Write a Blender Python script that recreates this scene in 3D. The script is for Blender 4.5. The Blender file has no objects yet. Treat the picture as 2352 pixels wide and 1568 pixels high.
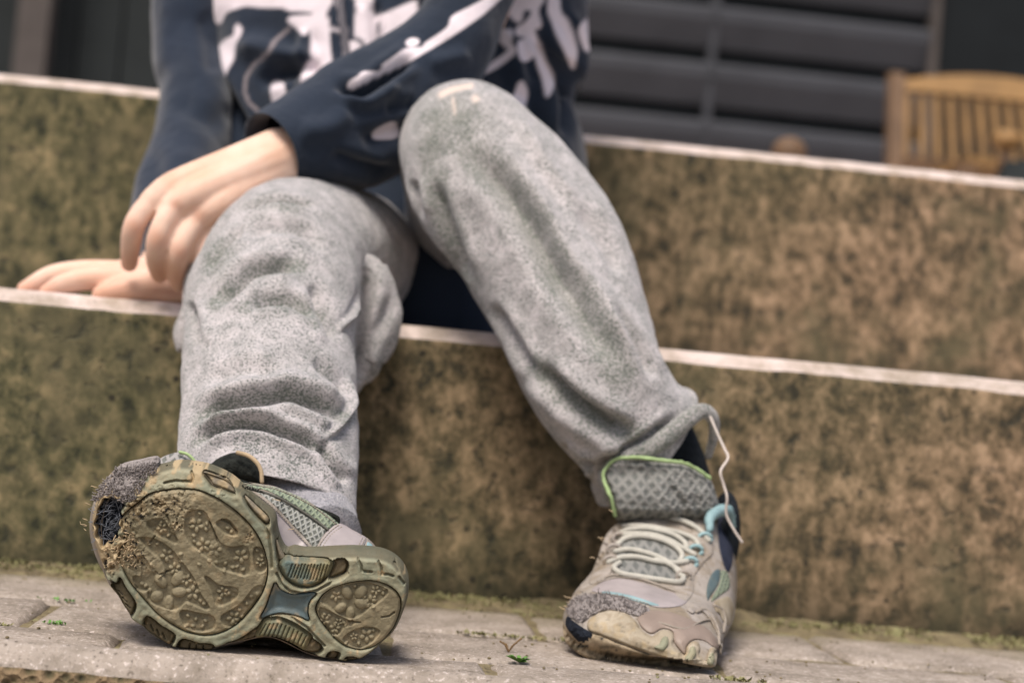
import bpy, bmesh, math, random
import numpy as np
from mathutils import Vector, Matrix
from mathutils.bvhtree import BVHTree

random.seed(7)
RNG = np.random.default_rng(7)
SC = bpy.context.scene
COL = SC.collection

# ------------------------------------------------------------------ camera
FPX = 3780.0                       # focal length in pixels of a 2352 px wide frame
CAM = np.array([0.0, 0.0, 0.138])
PITCH, ROLL, YAW = 0.04184, 0.08772, 0.09278
FW = np.array([math.sin(YAW) * math.cos(PITCH), math.cos(YAW) * math.cos(PITCH), math.sin(PITCH)])
_rt = np.array([math.cos(YAW), -math.sin(YAW), 0.0])
_up = np.cross(_rt, FW)
RT = _rt * math.cos(ROLL) + _up * math.sin(ROLL)
UP = -_rt * math.sin(ROLL) + _up * math.cos(ROLL)

cd = bpy.data.cameras.new('camera')
cam = bpy.data.objects.new('camera', cd)
COL.objects.link(cam)
m = Matrix(((RT[0], UP[0], -FW[0], CAM[0]), (RT[1], UP[1], -FW[1], CAM[1]), (RT[2], UP[2], -FW[2], CAM[2]), (0, 0, 0, 1)))
cam.matrix_world = m
cd.sensor_width = 36.0
cd.lens = 36.0 * FPX / 2352
cd.clip_start = 0.02
cd.clip_end = 2000
cd.dof.use_dof = True
cd.dof.focus_distance = 0.868
cd.dof.aperture_fstop = 5.8
cd.dof.aperture_blades = 7
SC.camera = cam

# ------------------------------------------------------------------ light
w = bpy.data.worlds.new('World')
SC.world = w
w.use_nodes = True
nt = w.node_tree
bg = nt.nodes['Background']
sky = nt.nodes.new('ShaderNodeTexSky')
sky.sky_type = 'NISHITA'
sky.sun_disc = False
SUN_EL, SUN_AZ = 60.0, -152.0      # azimuth: degrees clockwise from +Y
sky.sun_elevation = math.radians(SUN_EL)
sky.sun_rotation = math.radians(SUN_AZ)
sky.air_density = 1.0
sky.dust_density = 4.0
sky.ozone_density = 1.0
nt.links.new(sky.outputs[0], bg.inputs[0])
bg.inputs[1].default_value = 0.095
sl = bpy.data.lights.new('sun', 'SUN')
sun = bpy.data.objects.new('sun', sl)
COL.objects.link(sun)
sl.energy = 2.35
sl.angle = math.radians(24)
sl.color = (1.0, 0.935, 0.87)
az, el = math.radians(SUN_AZ), math.radians(SUN_EL)
sdir = Vector((math.sin(az) * math.cos(el), math.cos(az) * math.cos(el), math.sin(el)))
sun.rotation_euler = sdir.to_track_quat('Z', 'Y').to_euler()
SC.view_settings.view_transform = 'Standard'
SC.view_settings.look = 'None'
SC.view_settings.gamma = 1.0
SC.view_settings.use_curve_mapping = False
SC.view_settings.exposure = 0.50

# ------------------------------------------------------------------ projection helpers
def rays(px, py):
    px = np.asarray(px, float); py = np.asarray(py, float)
    return FW + RT * ((px[..., None] - 1176) / FPX) - UP * ((py[..., None] - 784) / FPX)

def PY(px, py, Y):
    """point on the vertical plane y = Y seen at px, py"""
    d = rays(np.asarray(px, float), np.asarray(py, float))
    t = (np.asarray(Y, float)) / d[..., 1]
    return CAM + d * t[..., None]

def PZ(px, py, z):
    d = rays(np.asarray(px, float), np.asarray(py, float))
    t = (np.asarray(z, float) - CAM[2]) / d[..., 2]
    return CAM + d * t[..., None]

def W2P(P):
    d = np.asarray(P) - CAM
    z = d @ FW
    return np.stack([1176 + FPX * (d @ RT) / z, 784 - FPX * (d @ UP) / z], -1)

C1 = lambda L: [(165.4 + x * 0.33983, 1010.6 + y * 0.33983) for x, y in L]
C2 = lambda L: [(514.5 + x * 0.28131, 1102.5 + y * 0.28131) for x, y in L]
C3 = lambda L: [(1267.9 + x * 0.35154, 1010.6 + y * 0.35154) for x, y in L]
C4 = lambda L: [(275.6 + x * 0.3125, y * 0.3125) for x, y in L]
C5 = lambda L: [(826.9 + x * 0.29295, y * 0.29295) for x, y in L]
C6 = lambda L: [(x * 0.31637, 257.25 + y * 0.31637) for x, y in L]

# ------------------------------------------------------------------ numeric helpers
def smooth(x, a, b):
    t = np.clip((x - a) / (b - a), 0, 1)
    return t * t * (3 - 2 * t)

def spline(P, n, closed=False):
    P = np.asarray(P, float)
    k = len(P)
    if closed:
        Q = np.vstack([P[-1], P, P[0], P[1]])
        seg = k
    else:
        Q = np.vstack([2 * P[0] - P[1], P, 2 * P[-1] - P[-2]])
        seg = k - 1
    u = np.linspace(0, seg, n, endpoint=not closed)
    i = np.minimum(u.astype(int), seg - 1)
    t = (u - i)[:, None]
    p0, p1, p2, p3 = Q[i], Q[i + 1], Q[i + 2], Q[i + 3]
    return 0.5 * ((2 * p1) + (-p0 + p2) * t + (2 * p0 - 5 * p1 + 4 * p2 - p3) * t * t + (-p0 + 3 * p1 - 3 * p2 + p3) * t ** 3)

def round_poly(P, per=5):
    return spline(P, len(P) * per, True)

def dist_line(X, L, closed=False):
    """distance from points X (N,2) to polyline L, and the closest point"""
    L = np.asarray(L, float)
    A = L if closed else L[:-1]
    B = np.roll(L, -1, 0) if closed else L[1:]
    best = np.full(len(X), 1e18)
    near = np.zeros((len(X), X.shape[1]))
    for a, b in zip(A, B):
        ab = b - a
        t = np.clip(((X - a) @ ab) / max(ab @ ab, 1e-12), 0, 1)
        c = a + t[:, None] * ab
        d = ((X - c) ** 2).sum(1)
        k = d < best
        best[k] = d[k]
        near[k] = c[k]
    return np.sqrt(best), near

def inside(X, L):
    L = np.asarray(L, float)
    c = np.zeros(len(X), bool)
    B = np.roll(L, -1, 0)
    for a, b in zip(L, B):
        if a[1] == b[1]:
            continue
        k = ((a[1] > X[:, 1]) != (b[1] > X[:, 1])) & (X[:, 0] < (b[0] - a[0]) * (X[:, 1] - a[1]) / (b[1] - a[1]) + a[0])
        c ^= k
    return c

def sdf(X, L):
    """signed distance, negative inside"""
    d, near = dist_line(X, L, True)
    s = np.where(inside(X, L), -1.0, 1.0)
    return d * s, near

def _hash(ix, iy, iz, seed):
    h = (ix.astype(np.int64) * 374761393 + iy.astype(np.int64) * 668265263 + iz.astype(np.int64) * 2147483647 + seed * 1274126177) & 0xffffffff
    h = ((h ^ (h >> 13)) * 1274126177) & 0xffffffff
    h = h ^ (h >> 16)
    return (h & 0xffff) / 65535.0

def vnoise(P, scale=1.0, seed=0):
    """value noise -1..1 on (N,3) or (N,2) points"""
    P = np.asarray(P, float) * scale
    if P.shape[1] == 2:
        P = np.column_stack([P, np.zeros(len(P))])
    i = np.floor(P).astype(np.int64)
    f = P - i
    f = f * f * (3 - 2 * f)
    out = 0
    for dx in (0, 1):
        for dy in (0, 1):
            for dz in (0, 1):
                wgt = (f[:, 0] if dx else 1 - f[:, 0]) * (f[:, 1] if dy else 1 - f[:, 1]) * (f[:, 2] if dz else 1 - f[:, 2])
                out = out + wgt * _hash(i[:, 0] + dx, i[:, 1] + dy, i[:, 2] + dz, seed)
    return out * 2 - 1

def fbm(P, scale=1.0, seed=0, octv=4, gain=0.5):
    a, s, o = 1.0, scale, 0
    for k in range(octv):
        o = o + a * vnoise(P, s, seed + k * 17)
        a *= gain
        s *= 2.03
    return o

# ------------------------------------------------------------------ object helpers
def wloc(o):
    l = np.zeros(3)
    while o is not None:
        l += np.array(o.location)
        o = o.parent
    return l

def mesh_obj(name, V, F, mat, parent=None, smooth_=True, attrs=None, at=None, mi=None):
    """V in world coordinates; one mesh object"""
    V = np.asarray(V, float)
    org = wloc(parent) if parent is not None else np.zeros(3)
    off = np.zeros(3)
    if at is not None:
        off = np.asarray(at, float) - org
    me = bpy.data.meshes.new(name)
    me.from_pydata((V - org - off).tolist(), [], F if isinstance(F, list) else F.tolist())
    if smooth_:
        me.polygons.foreach_set('use_smooth', np.ones(len(me.polygons), bool))
    for mm in (mat if isinstance(mat, (list, tuple)) else [mat]):
        me.materials.append(mm)
    if mi is not None:
        me.polygons.foreach_set('material_index', np.asarray(mi, np.int32))
    if attrs:
        for k, a in attrs.items():
            at_ = me.attributes.new(k, 'FLOAT', 'POINT')
            at_.data.foreach_set('value', np.asarray(a, np.float32))
    me.validate()
    me.update()
    o = bpy.data.objects.new(name, me)
    COL.objects.link(o)
    o.location = off
    if parent is not None:
        o.parent = parent
    return o

def tag(o, label=None, cat=None, group=None, kind=None):
    if label: o['label'] = label
    if cat: o['category'] = cat
    if group: o['group'] = group
    if kind: o['kind'] = kind
    return o

def thing(name, loc, label, cat, group=None):
    o = bpy.data.objects.new(name, None)
    COL.objects.link(o)
    o.location = loc
    o.empty_display_size = 0.05
    return tag(o, label, cat, group)

def holder(name, parent, loc, label=None):
    o = bpy.data.objects.new(name, None)
    COL.objects.link(o)
    o.parent = parent
    o.location = np.asarray(loc, float) - wloc(parent)
    if label: o['label'] = label
    return o

def grid_faces(nu, nv, closed_v=True, flip=False):
    """nu rings of nv points"""
    i = np.arange(nu - 1)[:, None] * nv
    j = np.arange(nv if closed_v else nv - 1)[None]
    j2 = (j + 1) % nv
    F = np.stack([i + j, i + j2, i + nv + j2, i + nv + j], -1).reshape(-1, 4)
    return F[:, ::-1] if flip else F

def vnormals(V, F):
    F = np.asarray(F)
    n = np.cross(V[F[:, 2]] - V[F[:, 0]], V[F[:, 3]] - V[F[:, 1]])
    N = np.zeros_like(V)
    for k in range(4):
        np.add.at(N, F[:, k], n)
    return N / np.maximum(np.linalg.norm(N, axis=1), 1e-12)[:, None]

def join(parts):
    Vs, Fs, n = [], [], 0
    for V, F in parts:
        V = np.asarray(V, float)
        Vs.append(V)
        Fs += [tuple(int(i) + n for i in f) for f in F]
        n += len(V)
    return np.vstack(Vs), Fs

def box(x0, x1, y0, y1, z0, z1):
    V = [(x, y, z) for x in (x0, x1) for y in (y0, y1) for z in (z0, z1)]
    F = [(0, 1, 3, 2), (4, 6, 7, 5), (0, 4, 5, 1), (2, 3, 7, 6), (0, 2, 6, 4), (1, 5, 7, 3)]
    return np.array(V), F

def tube(P, R, seg=14, n=None, flat=1.0, flat_axis=None, caps=True):
    """tapered tube with rounded ends through points P, radii R"""
    P = np.asarray(P, float)
    R = np.full(len(P), R, float) if np.isscalar(R) else np.asarray(R, float)
    if n:
        Q = spline(np.column_stack([P, R]), n)
        P, R = Q[:, :3], np.maximum(Q[:, 3], 1e-5)
    if caps:
        t0 = (P[0] - P[1]) / np.linalg.norm(P[0] - P[1])
        t1 = (P[-1] - P[-2]) / np.linalg.norm(P[-1] - P[-2])
        a = np.array([0.02, 0.35, 0.65, 0.88])
        P = np.vstack([P[0] + t0 * (R[0] * np.sqrt(1 - a ** 2))[:, None], P, P[-1] + t1 * (R[-1] * np.sqrt(1 - a[::-1] ** 2))[:, None]])
        R = np.concatenate([R[0] * a, R, R[-1] * a[::-1]])
    T = np.gradient(P, axis=0)
    T /= np.maximum(np.linalg.norm(T, axis=1), 1e-12)[:, None]
    ref = np.array(flat_axis, float) if flat_axis is not None else (np.array([0, 0, 1.0]) if abs(T[0][2]) < 0.9 else np.array([0, 1.0, 0]))
    V = []
    th = np.linspace(0, 2 * math.pi, seg, endpoint=False)
    pl = None
    for p, t, r in zip(P, T, R):
        if flat_axis is not None or pl is None:
            l = np.cross(t, ref)
        else:
            l = pl - t * (pl @ t)
        l /= max(np.linalg.norm(l), 1e-9)
        pl = l
        d = np.cross(l, t)
        V.append(p + r * (np.cos(th)[:, None] * l + np.sin(th)[:, None] * d * flat))
    V = np.vstack(V)
    n_ = len(P)
    F = grid_faces(n_, seg).tolist()
    F.append(list(range(seg))[::-1])
    F.append([(n_ - 1) * seg + k for k in range(seg)])
    return V, F

def ellipsoid(c, r, rot=None, nu=16, nv=20):
    u = np.linspace(0.01, math.pi - 0.01, nu)
    v = np.linspace(0, 2 * math.pi, nv, endpoint=False)
    V = np.stack([np.sin(u)[:, None] * np.cos(v), np.sin(u)[:, None] * np.sin(v), np.repeat(np.cos(u)[:, None], nv, 1)], -1).reshape(-1, 3) * np.asarray(r)
    if rot is not None:
        V = V @ np.array(rot.to_matrix()).T
    V = V + np.asarray(c)
    F = grid_faces(nu, nv, flip=True).tolist()
    F.append(list(range(nv)))
    F.append([(nu - 1) * nv + k for k in range(nv)][::-1])
    return V, F
# ------------------------------------------------------------------ materials
def srgb(r, g, b):
    f = lambda c: (c / 255 / 12.92) if c / 255 <= 0.04045 else ((c / 255 + 0.055) / 1.055) ** 2.4
    return (f(r), f(g), f(b), 1.0)

class NT:
    def __init__(s, name, rough=0.8, spec=0.3, sheen=0.0, sss=0.0):
        s.m = bpy.data.materials.new(name)
        s.m.use_nodes = True
        s.n = s.m.node_tree.nodes
        s.l = s.m.node_tree.links
        s.p = s.n['Principled BSDF']
        s.p.inputs['Roughness'].default_value = rough
        s.p.inputs['Specular IOR Level'].default_value = spec
        if sheen:
            s.p.inputs['Sheen Weight'].default_value = sheen
            s.p.inputs['Sheen Roughness'].default_value = 0.5
        if sss:
            s.p.inputs['Subsurface Weight'].default_value = sss
            s.p.inputs['Subsurface Radius'].default_value = (1.0, 0.35, 0.2)
            s.p.inputs['Subsurface Scale'].default_value = 0.006
        s.tc = s.n.new('ShaderNodeTexCoord').outputs['Object']
    def scaled(s, v, src=None):
        n = s.n.new('ShaderNodeMapping')
        n.inputs['Scale'].default_value = v
        s.l.new(src or s.tc, n.inputs[0])
        return n.outputs[0]
    def rot(s, v, src=None):
        n = s.n.new('ShaderNodeMapping')
        n.inputs['Rotation'].default_value = v
        s.l.new(src or s.tc, n.inputs[0])
        return n.outputs[0]
    def noise(s, scale, detail=3, rough=0.5, dist=0.0, vec=None):
        n = s.n.new('ShaderNodeTexNoise')
        n.inputs['Scale'].default_value = scale
        n.inputs['Detail'].default_value = detail
        n.inputs['Roughness'].default_value = rough
        n.inputs['Distortion'].default_value = dist
        s.l.new(vec or s.tc, n.inputs['Vector'])
        return n.outputs[0]
    def voro(s, scale, feature='F1', vec=None, rnd=1.0):
        n = s.n.new('ShaderNodeTexVoronoi')
        n.feature = feature
        n.inputs['Scale'].default_value = scale
        n.inputs['Randomness'].default_value = rnd
        s.l.new(vec or s.tc, n.inputs['Vector'])
        return n.outputs[0]
    def wave(s, scale, dist=0.0, vec=None, direction='X', prof='SIN'):
        n = s.n.new('ShaderNodeTexWave')
        n.bands_direction = direction
        n.wave_profile = prof
        n.inputs['Scale'].default_value = scale
        n.inputs['Distortion'].default_value = dist
        s.l.new(vec or s.tc, n.inputs['Vector'])
        return n.outputs['Fac']
    def ramp(s, fac, stops):
        n = s.n.new('ShaderNodeValToRGB')
        e = n.color_ramp.elements
        while len(e) < len(stops): e.new(0.5)
        for k, (p, c) in enumerate(stops):
            e[k].position = p
            e[k].color = c if not isinstance(c, (int, float)) else (c, c, c, 1)
        s.l.new(fac, n.inputs[0])
        return n.outputs[0]
    def _in(s, sock, v):
        if isinstance(v, bpy.types.NodeSocket): s.l.new(v, sock)
        elif isinstance(v, (int, float)) and sock.type == 'RGBA': sock.default_value = (v, v, v, 1)
        else: sock.default_value = v
    def mix(s, fac, a, b, mode='MIX'):
        n = s.n.new('ShaderNodeMix')
        n.data_type = 'RGBA'
        n.blend_type = mode
        s._in(n.inputs['Factor'], fac)
        s._in(n.inputs[6], a)
        s._in(n.inputs[7], b)
        return n.outputs[2]
    def math(s, op, a, b=0.0, clamp=False):
        n = s.n.new('ShaderNodeMath')
        n.operation = op
        n.use_clamp = clamp
        s._in(n.inputs[0], a)
        s._in(n.inputs[1], b)
        return n.outputs[0]
    def attr(s, name):
        n = s.n.new('ShaderNodeAttribute')
        n.attribute_name = name
        return n.outputs['Fac']
    def axis(s, k, src=None):
        n = s.n.new('ShaderNodeSeparateXYZ')
        s.l.new(src or s.tc, n.inputs[0])
        return n.outputs[k]
    def color(s, c): s._in(s.p.inputs['Base Color'], c)
    def rough(s, c): s._in(s.p.inputs['Roughness'], c)
    def bump(s, h, strength=0.5, dist=0.001):
        n = s.n.new('ShaderNodeBump')
        n.inputs['Strength'].default_value = strength
        n.inputs['Distance'].default_value = dist
        s.l.new(h, n.inputs['Height'])
        s.l.new(n.outputs[0], s.p.inputs['Normal'])

def simple(name, c, rough=0.7, spec=0.3, var=0.25, scale=60, bump=0.0, bdist=0.0006, sheen=0.0):
    """one colour with grain, faint grime and relief"""
    t = NT(name, rough, spec, sheen)
    d = tuple(v * (1 - var) for v in c[:3]) + (1,)
    l = tuple(min(v * (1 + var * 0.7), 1) for v in c[:3]) + (1,)
    n = t.noise(scale, 5, 0.6)
    t.color(t.ramp(n, [(0.3, d), (0.5, c), (0.72, l)]))
    if bump: t.bump(t.noise(scale * 6, 4, 0.6), bump, bdist)
    return t.m

# weathered, mossy cast concrete of the steps
def concrete_face(name, green):
    t = NT(name, 0.92, 0.15)
    big = t.noise(3.0, 3, 0.5)
    g = t.ramp(t.math('ADD', t.math('MULTIPLY', t.axis(0), -0.55), big), [(0.30, 0), (0.72, 1)])
    v = t.scaled((1.0, 1.0, green))
    n1 = t.noise(34, 5, 0.62, 0.3, v)
    n2 = t.noise(100, 5, 0.65, 0.2, v)
    n12 = t.math('ADD', t.math('MULTIPLY', n1, 0.5), t.math('MULTIPLY', n2, 0.5))
    brown = t.ramp(n12, [(0.39, srgb(66, 60, 50)), (0.46, srgb(106, 90, 70)), (0.53, srgb(142, 119, 94)), (0.61, srgb(176, 148, 120))])
    olive = t.ramp(n12, [(0.39, srgb(50, 52, 42)), (0.46, srgb(82, 80, 58)), (0.54, srgb(114, 106, 78)), (0.63, srgb(150, 134, 100))])
    c = t.mix(g, brown, olive)
    moss = t.ramp(t.noise(11, 4, 0.6, 0.6), [(0.50, 0), (0.68, 0.7)])
    c = t.mix(moss, c, srgb(98, 92, 70))
    pit = t.ramp(t.noise(70, 4, 0.6, 0.3), [(0.32, 1), (0.44, 0)])
    c = t.mix(t.math('MULTIPLY', pit, 0.75), c, srgb(50, 52, 46))
    hol = t.ramp(t.voro(62), [(0.10, 1), (0.2, 0)])
    hol = t.math('MULTIPLY', hol, t.ramp(t.noise(13, 3), [(0.45, 0), (0.6, 0.9)]))
    c = t.mix(hol, c, srgb(44, 42, 38))
    damp = t.ramp(t.math('ADD', t.axis(2), t.math('MULTIPLY', t.noise(9, 3), 0.07)), [(0.035, 0.75), (0.075, 0)])
    c = t.mix(damp, c, srgb(46, 46, 36))
    t.color(c)
    t.bump(t.math('SUBTRACT', n12, t.math('MULTIPLY', pit, 0.3)), 0.55, 0.003)
    return t.m

def pale_concrete(name, a=(198, 182, 178), b=(158, 146, 136), scale=30):
    t = NT(name, 0.9, 0.15)
    n = t.noise(scale, 5, 0.6)
    c = t.ramp(n, [(0.35, srgb(*b)), (0.6, srgb(*a))])
    sp = t.noise(420, 3, 0.6)
    c = t.mix(t.ramp(sp, [(0.62, 0), (0.72, 0.6)]), c, srgb(226, 214, 208))
    c = t.mix(t.ramp(sp, [(0.26, 0.65), (0.38, 0)]), c, srgb(92, 84, 74))
    st = t.ramp(t.noise(14, 4, 0.6, 0.4), [(0.54, 0), (0.7, 0.5)])
    c = t.mix(st, c, srgb(112, 104, 78))
    t.color(c)
    t.bump(t.math('ADD', sp, t.math('MULTIPLY', n, 0.6)), 0.7, 0.0012)
    return t.m

M = {}
M['face1'] = concrete_face('mossy_concrete', 0.8)
M['face2'] = concrete_face('streaked_concrete', 0.72)
M['edge'] = pale_concrete('worn_concrete_edge', (216, 199, 190), (180, 164, 150), 50)
M['tread'] = pale_concrete('concrete_tread')

def paver_mat():
    t = NT('paver_concrete', 0.93, 0.12)
    n = t.noise(26, 5, 0.6)
    c = t.ramp(n, [(0.3, srgb(132, 122, 110)), (0.6, srgb(168, 156, 144))])
    sp = t.noise(380, 3, 0.65)
    c = t.mix(t.ramp(sp, [(0.58, 0), (0.66, 0.75)]), c, srgb(216, 202, 194))
    c = t.mix(t.ramp(sp, [(0.30, 0.8), (0.42, 0)]), c, srgb(84, 76, 66))
    fine = t.noise(120, 4, 0.6)
    c = t.mix(t.ramp(fine, [(0.35, 0.35), (0.5, 0)]), c, srgb(106, 96, 80))
    y = t.math('ADD', t.axis(1), t.math('MULTIPLY', t.math('SUBTRACT', t.noise(16, 4), 0.5), 0.16))
    g = t.ramp(y, [(0.0, 0), (1.0, 1)])
    c = t.mix(t.math('MULTIPLY', t.math('SUBTRACT', y, 1.075, True), 7.0, True), c, srgb(112, 106, 70))
    t.color(c)
    t.bump(t.math('ADD', sp, fine), 0.8, 0.0012)
    return t.m
M['paver'] = paver_mat()

def joint_mat():
    t = NT('joint_moss', 0.95, 0.1)
    n = t.noise(60, 4, 0.6)
    c = t.ramp(n, [(0.35, srgb(104, 94, 76)), (0.55, srgb(134, 122, 94)), (0.7, srgb(140, 138, 100))])
    t.color(c)
    t.bump(t.noise(300, 4), 1.0, 0.003)
    return t.m
M['joint'] = joint_mat()

def kerb_front():
    t = NT('mossy_aggregate', 0.95, 0.1)
    v = t.voro(230)
    n = t.noise(60, 4, 0.65)
    c = t.ramp(t.math('ADD', t.math('MULTIPLY', v, 0.5), t.math('MULTIPLY', n, 0.5)), [(0.25, srgb(54, 54, 44)), (0.42, srgb(98, 88, 66)), (0.6, srgb(138, 118, 92))])
    t.color(c)
    t.bump(t.math('ADD', v, n), 1.0, 0.005)
    return t.m
M['kerb_front'] = kerb_front()

# grey marl jersey
def marl(name, lo, hi, fleck, stain_shade=True):
    t = NT(name, 0.95, 0.1, sheen=0.35)
    n = t.noise(760, 3, 0.7)
    area = t.noise(16, 3, 0.5)
    a2 = t.noise(90, 3, 0.6)
    base = t.ramp(t.math('ADD', t.math('MULTIPLY', area, 0.3), t.math('MULTIPLY', a2, 0.7)), [(0.26, srgb(*lo)), (0.66, srgb(*hi))])
    f = t.math('ADD', n, t.math('MULTIPLY', t.math('SUBTRACT', t.noise(60, 3), 0.5), 0.22))
    f = t.math('SUBTRACT', f, t.math('MULTIPLY', t.attr('stain_shade'), 0.08))
    fl = t.ramp(f, [(0.39, 0.9), (0.51, 0.0)])
    c = t.mix(fl, base, srgb(*fleck))
    light = t.ramp(t.noise(700, 2, 0.6), [(0.58, 0), (0.7, 0.5)])
    c = t.mix(light, c, srgb(224, 217, 214))
    if stain_shade:
        s = t.math('MULTIPLY', t.attr('stain_shade'), t.ramp(t.noise(70, 4, 0.7), [(0.3, 0.35), (0.6, 1.0)]))
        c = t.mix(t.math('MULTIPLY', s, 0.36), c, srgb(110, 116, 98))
        c = t.mix(t.attr('worn'), c, srgb(226, 206, 192))
    t.color(c)
    t.bump(t.math('ADD', n, t.math('MULTIPLY', t.noise(240, 3), 0.8)), 0.8, 0.0012)
    return t.m
M['marl'] = marl('grey_marl_jersey', (152, 149, 146), (206, 198, 197), (82, 92, 84))
M['sock_grey'] = marl('grey_sock_knit', (140, 138, 142), (172, 168, 172), (112, 114, 116), False)

def navy_mat():
    t = NT('navy_fleece', 0.9, 0.12, sheen=0.25)
    n = t.noise(260, 4, 0.6)
    c = t.ramp(t.noise(9, 3), [(0.3, srgb(30, 38, 49)), (0.7, srgb(40, 49, 64))])
    pr = t.attr('print')
    wear = t.ramp(t.noise(120, 4, 0.7), [(0.32, 0.2), (0.42, 0)])
    pc = t.mix(wear, srgb(232, 220, 224), srgb(140, 130, 120))
    c = t.mix(pr, c, pc)
    c = t.mix(t.attr('piping'), c, srgb(150, 138, 138))
    t.color(c)
    t.bump(n, 0.4, 0.0008)
    return t.m
M['navy'] = navy_mat()

def skin_mat():
    t = NT('skin', 0.55, 0.35, sss=0.12)
    n = t.noise(28, 4, 0.5)
    c = t.ramp(n, [(0.35, srgb(220, 178, 152)), (0.65, srgb(236, 204, 184))])
    c = t.mix(t.attr('blush'), c, srgb(204, 144, 116))
    t.color(c)
    t.bump(t.noise(900, 3), 0.15, 0.0004)
    return t.m
M['skin'] = skin_mat()

# sole materials share a dried-mud film, scuffs, and occlusion shade painted with grime into low places
def sole_mat(name, c0, c1, mud=(104, 92, 68), rough=0.62, spec=0.3, ns=40, dirt_shade_max=0.9):
    t = NT(name, rough, spec)
    n = t.noise(ns, 5, 0.6, 0.2)
    c = t.ramp(n, [(0.34, srgb(*c0)), (0.64, srgb(*c1))])
    film = t.ramp(t.noise(95, 5, 0.7, 0.3), [(0.46, 0), (0.62, 0.55)])
    c = t.mix(film, c, srgb(*mud))
    c = t.mix(t.math('MULTIPLY', t.attr('dirt_shade'), dirt_shade_max), c, srgb(72, 66, 50))
    c = t.mix(t.attr('scuff'), c, srgb(172, 152, 118))
    c = t.mix(t.attr('pit'), c, srgb(44, 42, 40))
    t.color(c)
    t.bump(t.math('ADD', t.noise(420, 4, 0.6), t.math('MULTIPLY', t.noise(1500, 2), 0.5)), 0.5, 0.0006)
    return t.m
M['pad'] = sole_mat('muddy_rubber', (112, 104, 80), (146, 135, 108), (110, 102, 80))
M['frame'] = sole_mat('green_grey_rubber', (122, 126, 106), (152, 149, 124), (146, 134, 106))
M['shank'] = sole_mat('blue_grey_plastic', (80, 98, 102), (98, 112, 112), (96, 100, 90), 0.45, 0.4)
M['rib'] = sole_mat('teal_rubber', (96, 112, 106), (130, 128, 98), (140, 122, 82))
M['lug'] = sole_mat('brown_rubber', (92, 84, 62), (120, 106, 80))
M['toe_rubber'] = sole_mat('scuffed_toe_rubber', (134, 118, 94), (170, 154, 130), (118, 102, 78))
M['bumper'] = sole_mat('cream_toe_rubber', (142, 130, 108), (178, 166, 146), (132, 116, 92))

def weave(name, c, dark, scale=430, kind='diamond', rough=0.85):
    t = NT(name, rough, 0.2)
    a = t.wave(scale / 6.0, 0.5, t.rot((0, math.radians(38), 0)), 'X')
    b = t.wave(scale / 6.0, 0.5, t.rot((0, math.radians(-42), 0)), 'X')
    if kind == 'knit':
        a = t.wave(scale / 5.0, 3.0, t.rot((0, math.radians(20), 0)), 'X')
        b = t.wave(scale / 5.0, 3.0, t.rot((0, math.radians(-60), 0)), 'X')
    h = t.math('MAXIMUM', a, b)
    n = t.noise(30, 4)
    base = t.ramp(n, [(0.3, srgb(*[int(v * 0.86) for v in c])), (0.7, srgb(*c))])
    col = t.mix(t.ramp(h, [(0.45, 0.9), (0.8, 0)]), base, srgb(*dark))
    t.color(col)
    t.bump(h, 0.8, 0.0008)
    return t.m
M['mesh'] = weave('grey_mesh_textile', (166, 162, 158), (104, 106, 100))
M['tongue'] = weave('grey_tongue_mesh', (142, 141, 136), (98, 100, 96), 330)
M['knit'] = weave('grey_knit_panel', (166, 166, 158), (96, 98, 90), 620, 'knit')
M['leather'] = simple('lilac_grey_synthetic', srgb(164, 154, 152), 0.45, 0.42, 0.22, 40, 0.35)
def dirty(name, c, d, sc=22):
    t = NT(name, 0.62, 0.28)
    n = t.noise(70, 5, 0.65)
    base = t.ramp(n, [(0.3, srgb(*[int(v * .86) for v in c])), (0.7, srgb(*c))])
    m_ = t.ramp(t.noise(sc * 2.4, 5, 0.7, 0.6), [(0.44, 0), (0.62, 0.85)])
    base = t.mix(m_, base, srgb(*d))
    sp = t.ramp(t.noise(420, 3, 0.6), [(0.3, 0.6), (0.4, 0)])
    base = t.mix(sp, base, srgb(92, 84, 70))
    t.color(base)
    t.bump(t.math('ADD', n, t.math('MULTIPLY', t.noise(300, 4), .6)), 0.6, 0.0009)
    return t.m
M['leather2'] = dirty('dirty_pale_synthetic', (172, 162, 152), (132, 118, 98))
M['leather2_clean'] = simple('dirty_pale_synthetic', srgb(164, 152, 142), 0.6, 0.3, 0.36, 75, 0.6)
M['stitch'] = simple('stitching_thread', srgb(150, 140, 128), 0.8, 0.2, 0.2, 300)
M['lime'] = simple('lime_edge_binding', srgb(160, 182, 128), 0.7, 0.3, 0.2, 90, 0.4)
M['green_mesh'] = weave('pale_green_mesh', (146, 156, 132), (118, 126, 112), 700)
M['turq'] = simple('turquoise_trim', srgb(140, 168, 170), 0.6, 0.3, 0.3, 80)
M['lace'] = simple('pale_cord', srgb(182, 178, 166), 0.85, 0.2, 0.16, 120, 0.6)
M['fuzz'] = simple('frayed_grey_textile', srgb(152, 144, 140), 0.95, 0.1, 0.3, 160, 0.9, 0.0015)
M['hole'] = simple('torn_navy_lining', srgb(38, 42, 50), 0.95, 0.1, 0.5, 140, 1.0, 0.002)
M['fibre'] = simple('pale_fibre', srgb(120, 124, 132), 0.9, 0.2, 0.3, 90)
M['tan_fibre'] = simple('tan_fibre', srgb(186, 164, 132), 0.9, 0.2, 0.3, 90)
M['lining'] = simple('black_fleece_lining', srgb(50, 52, 48), 0.95, 0.1, 0.6, 240, 1.0, 0.002)
M['sock'] = simple('black_sock_knit', srgb(38, 42, 46), 0.95, 0.1, 0.4, 260, 0.8)
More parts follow.
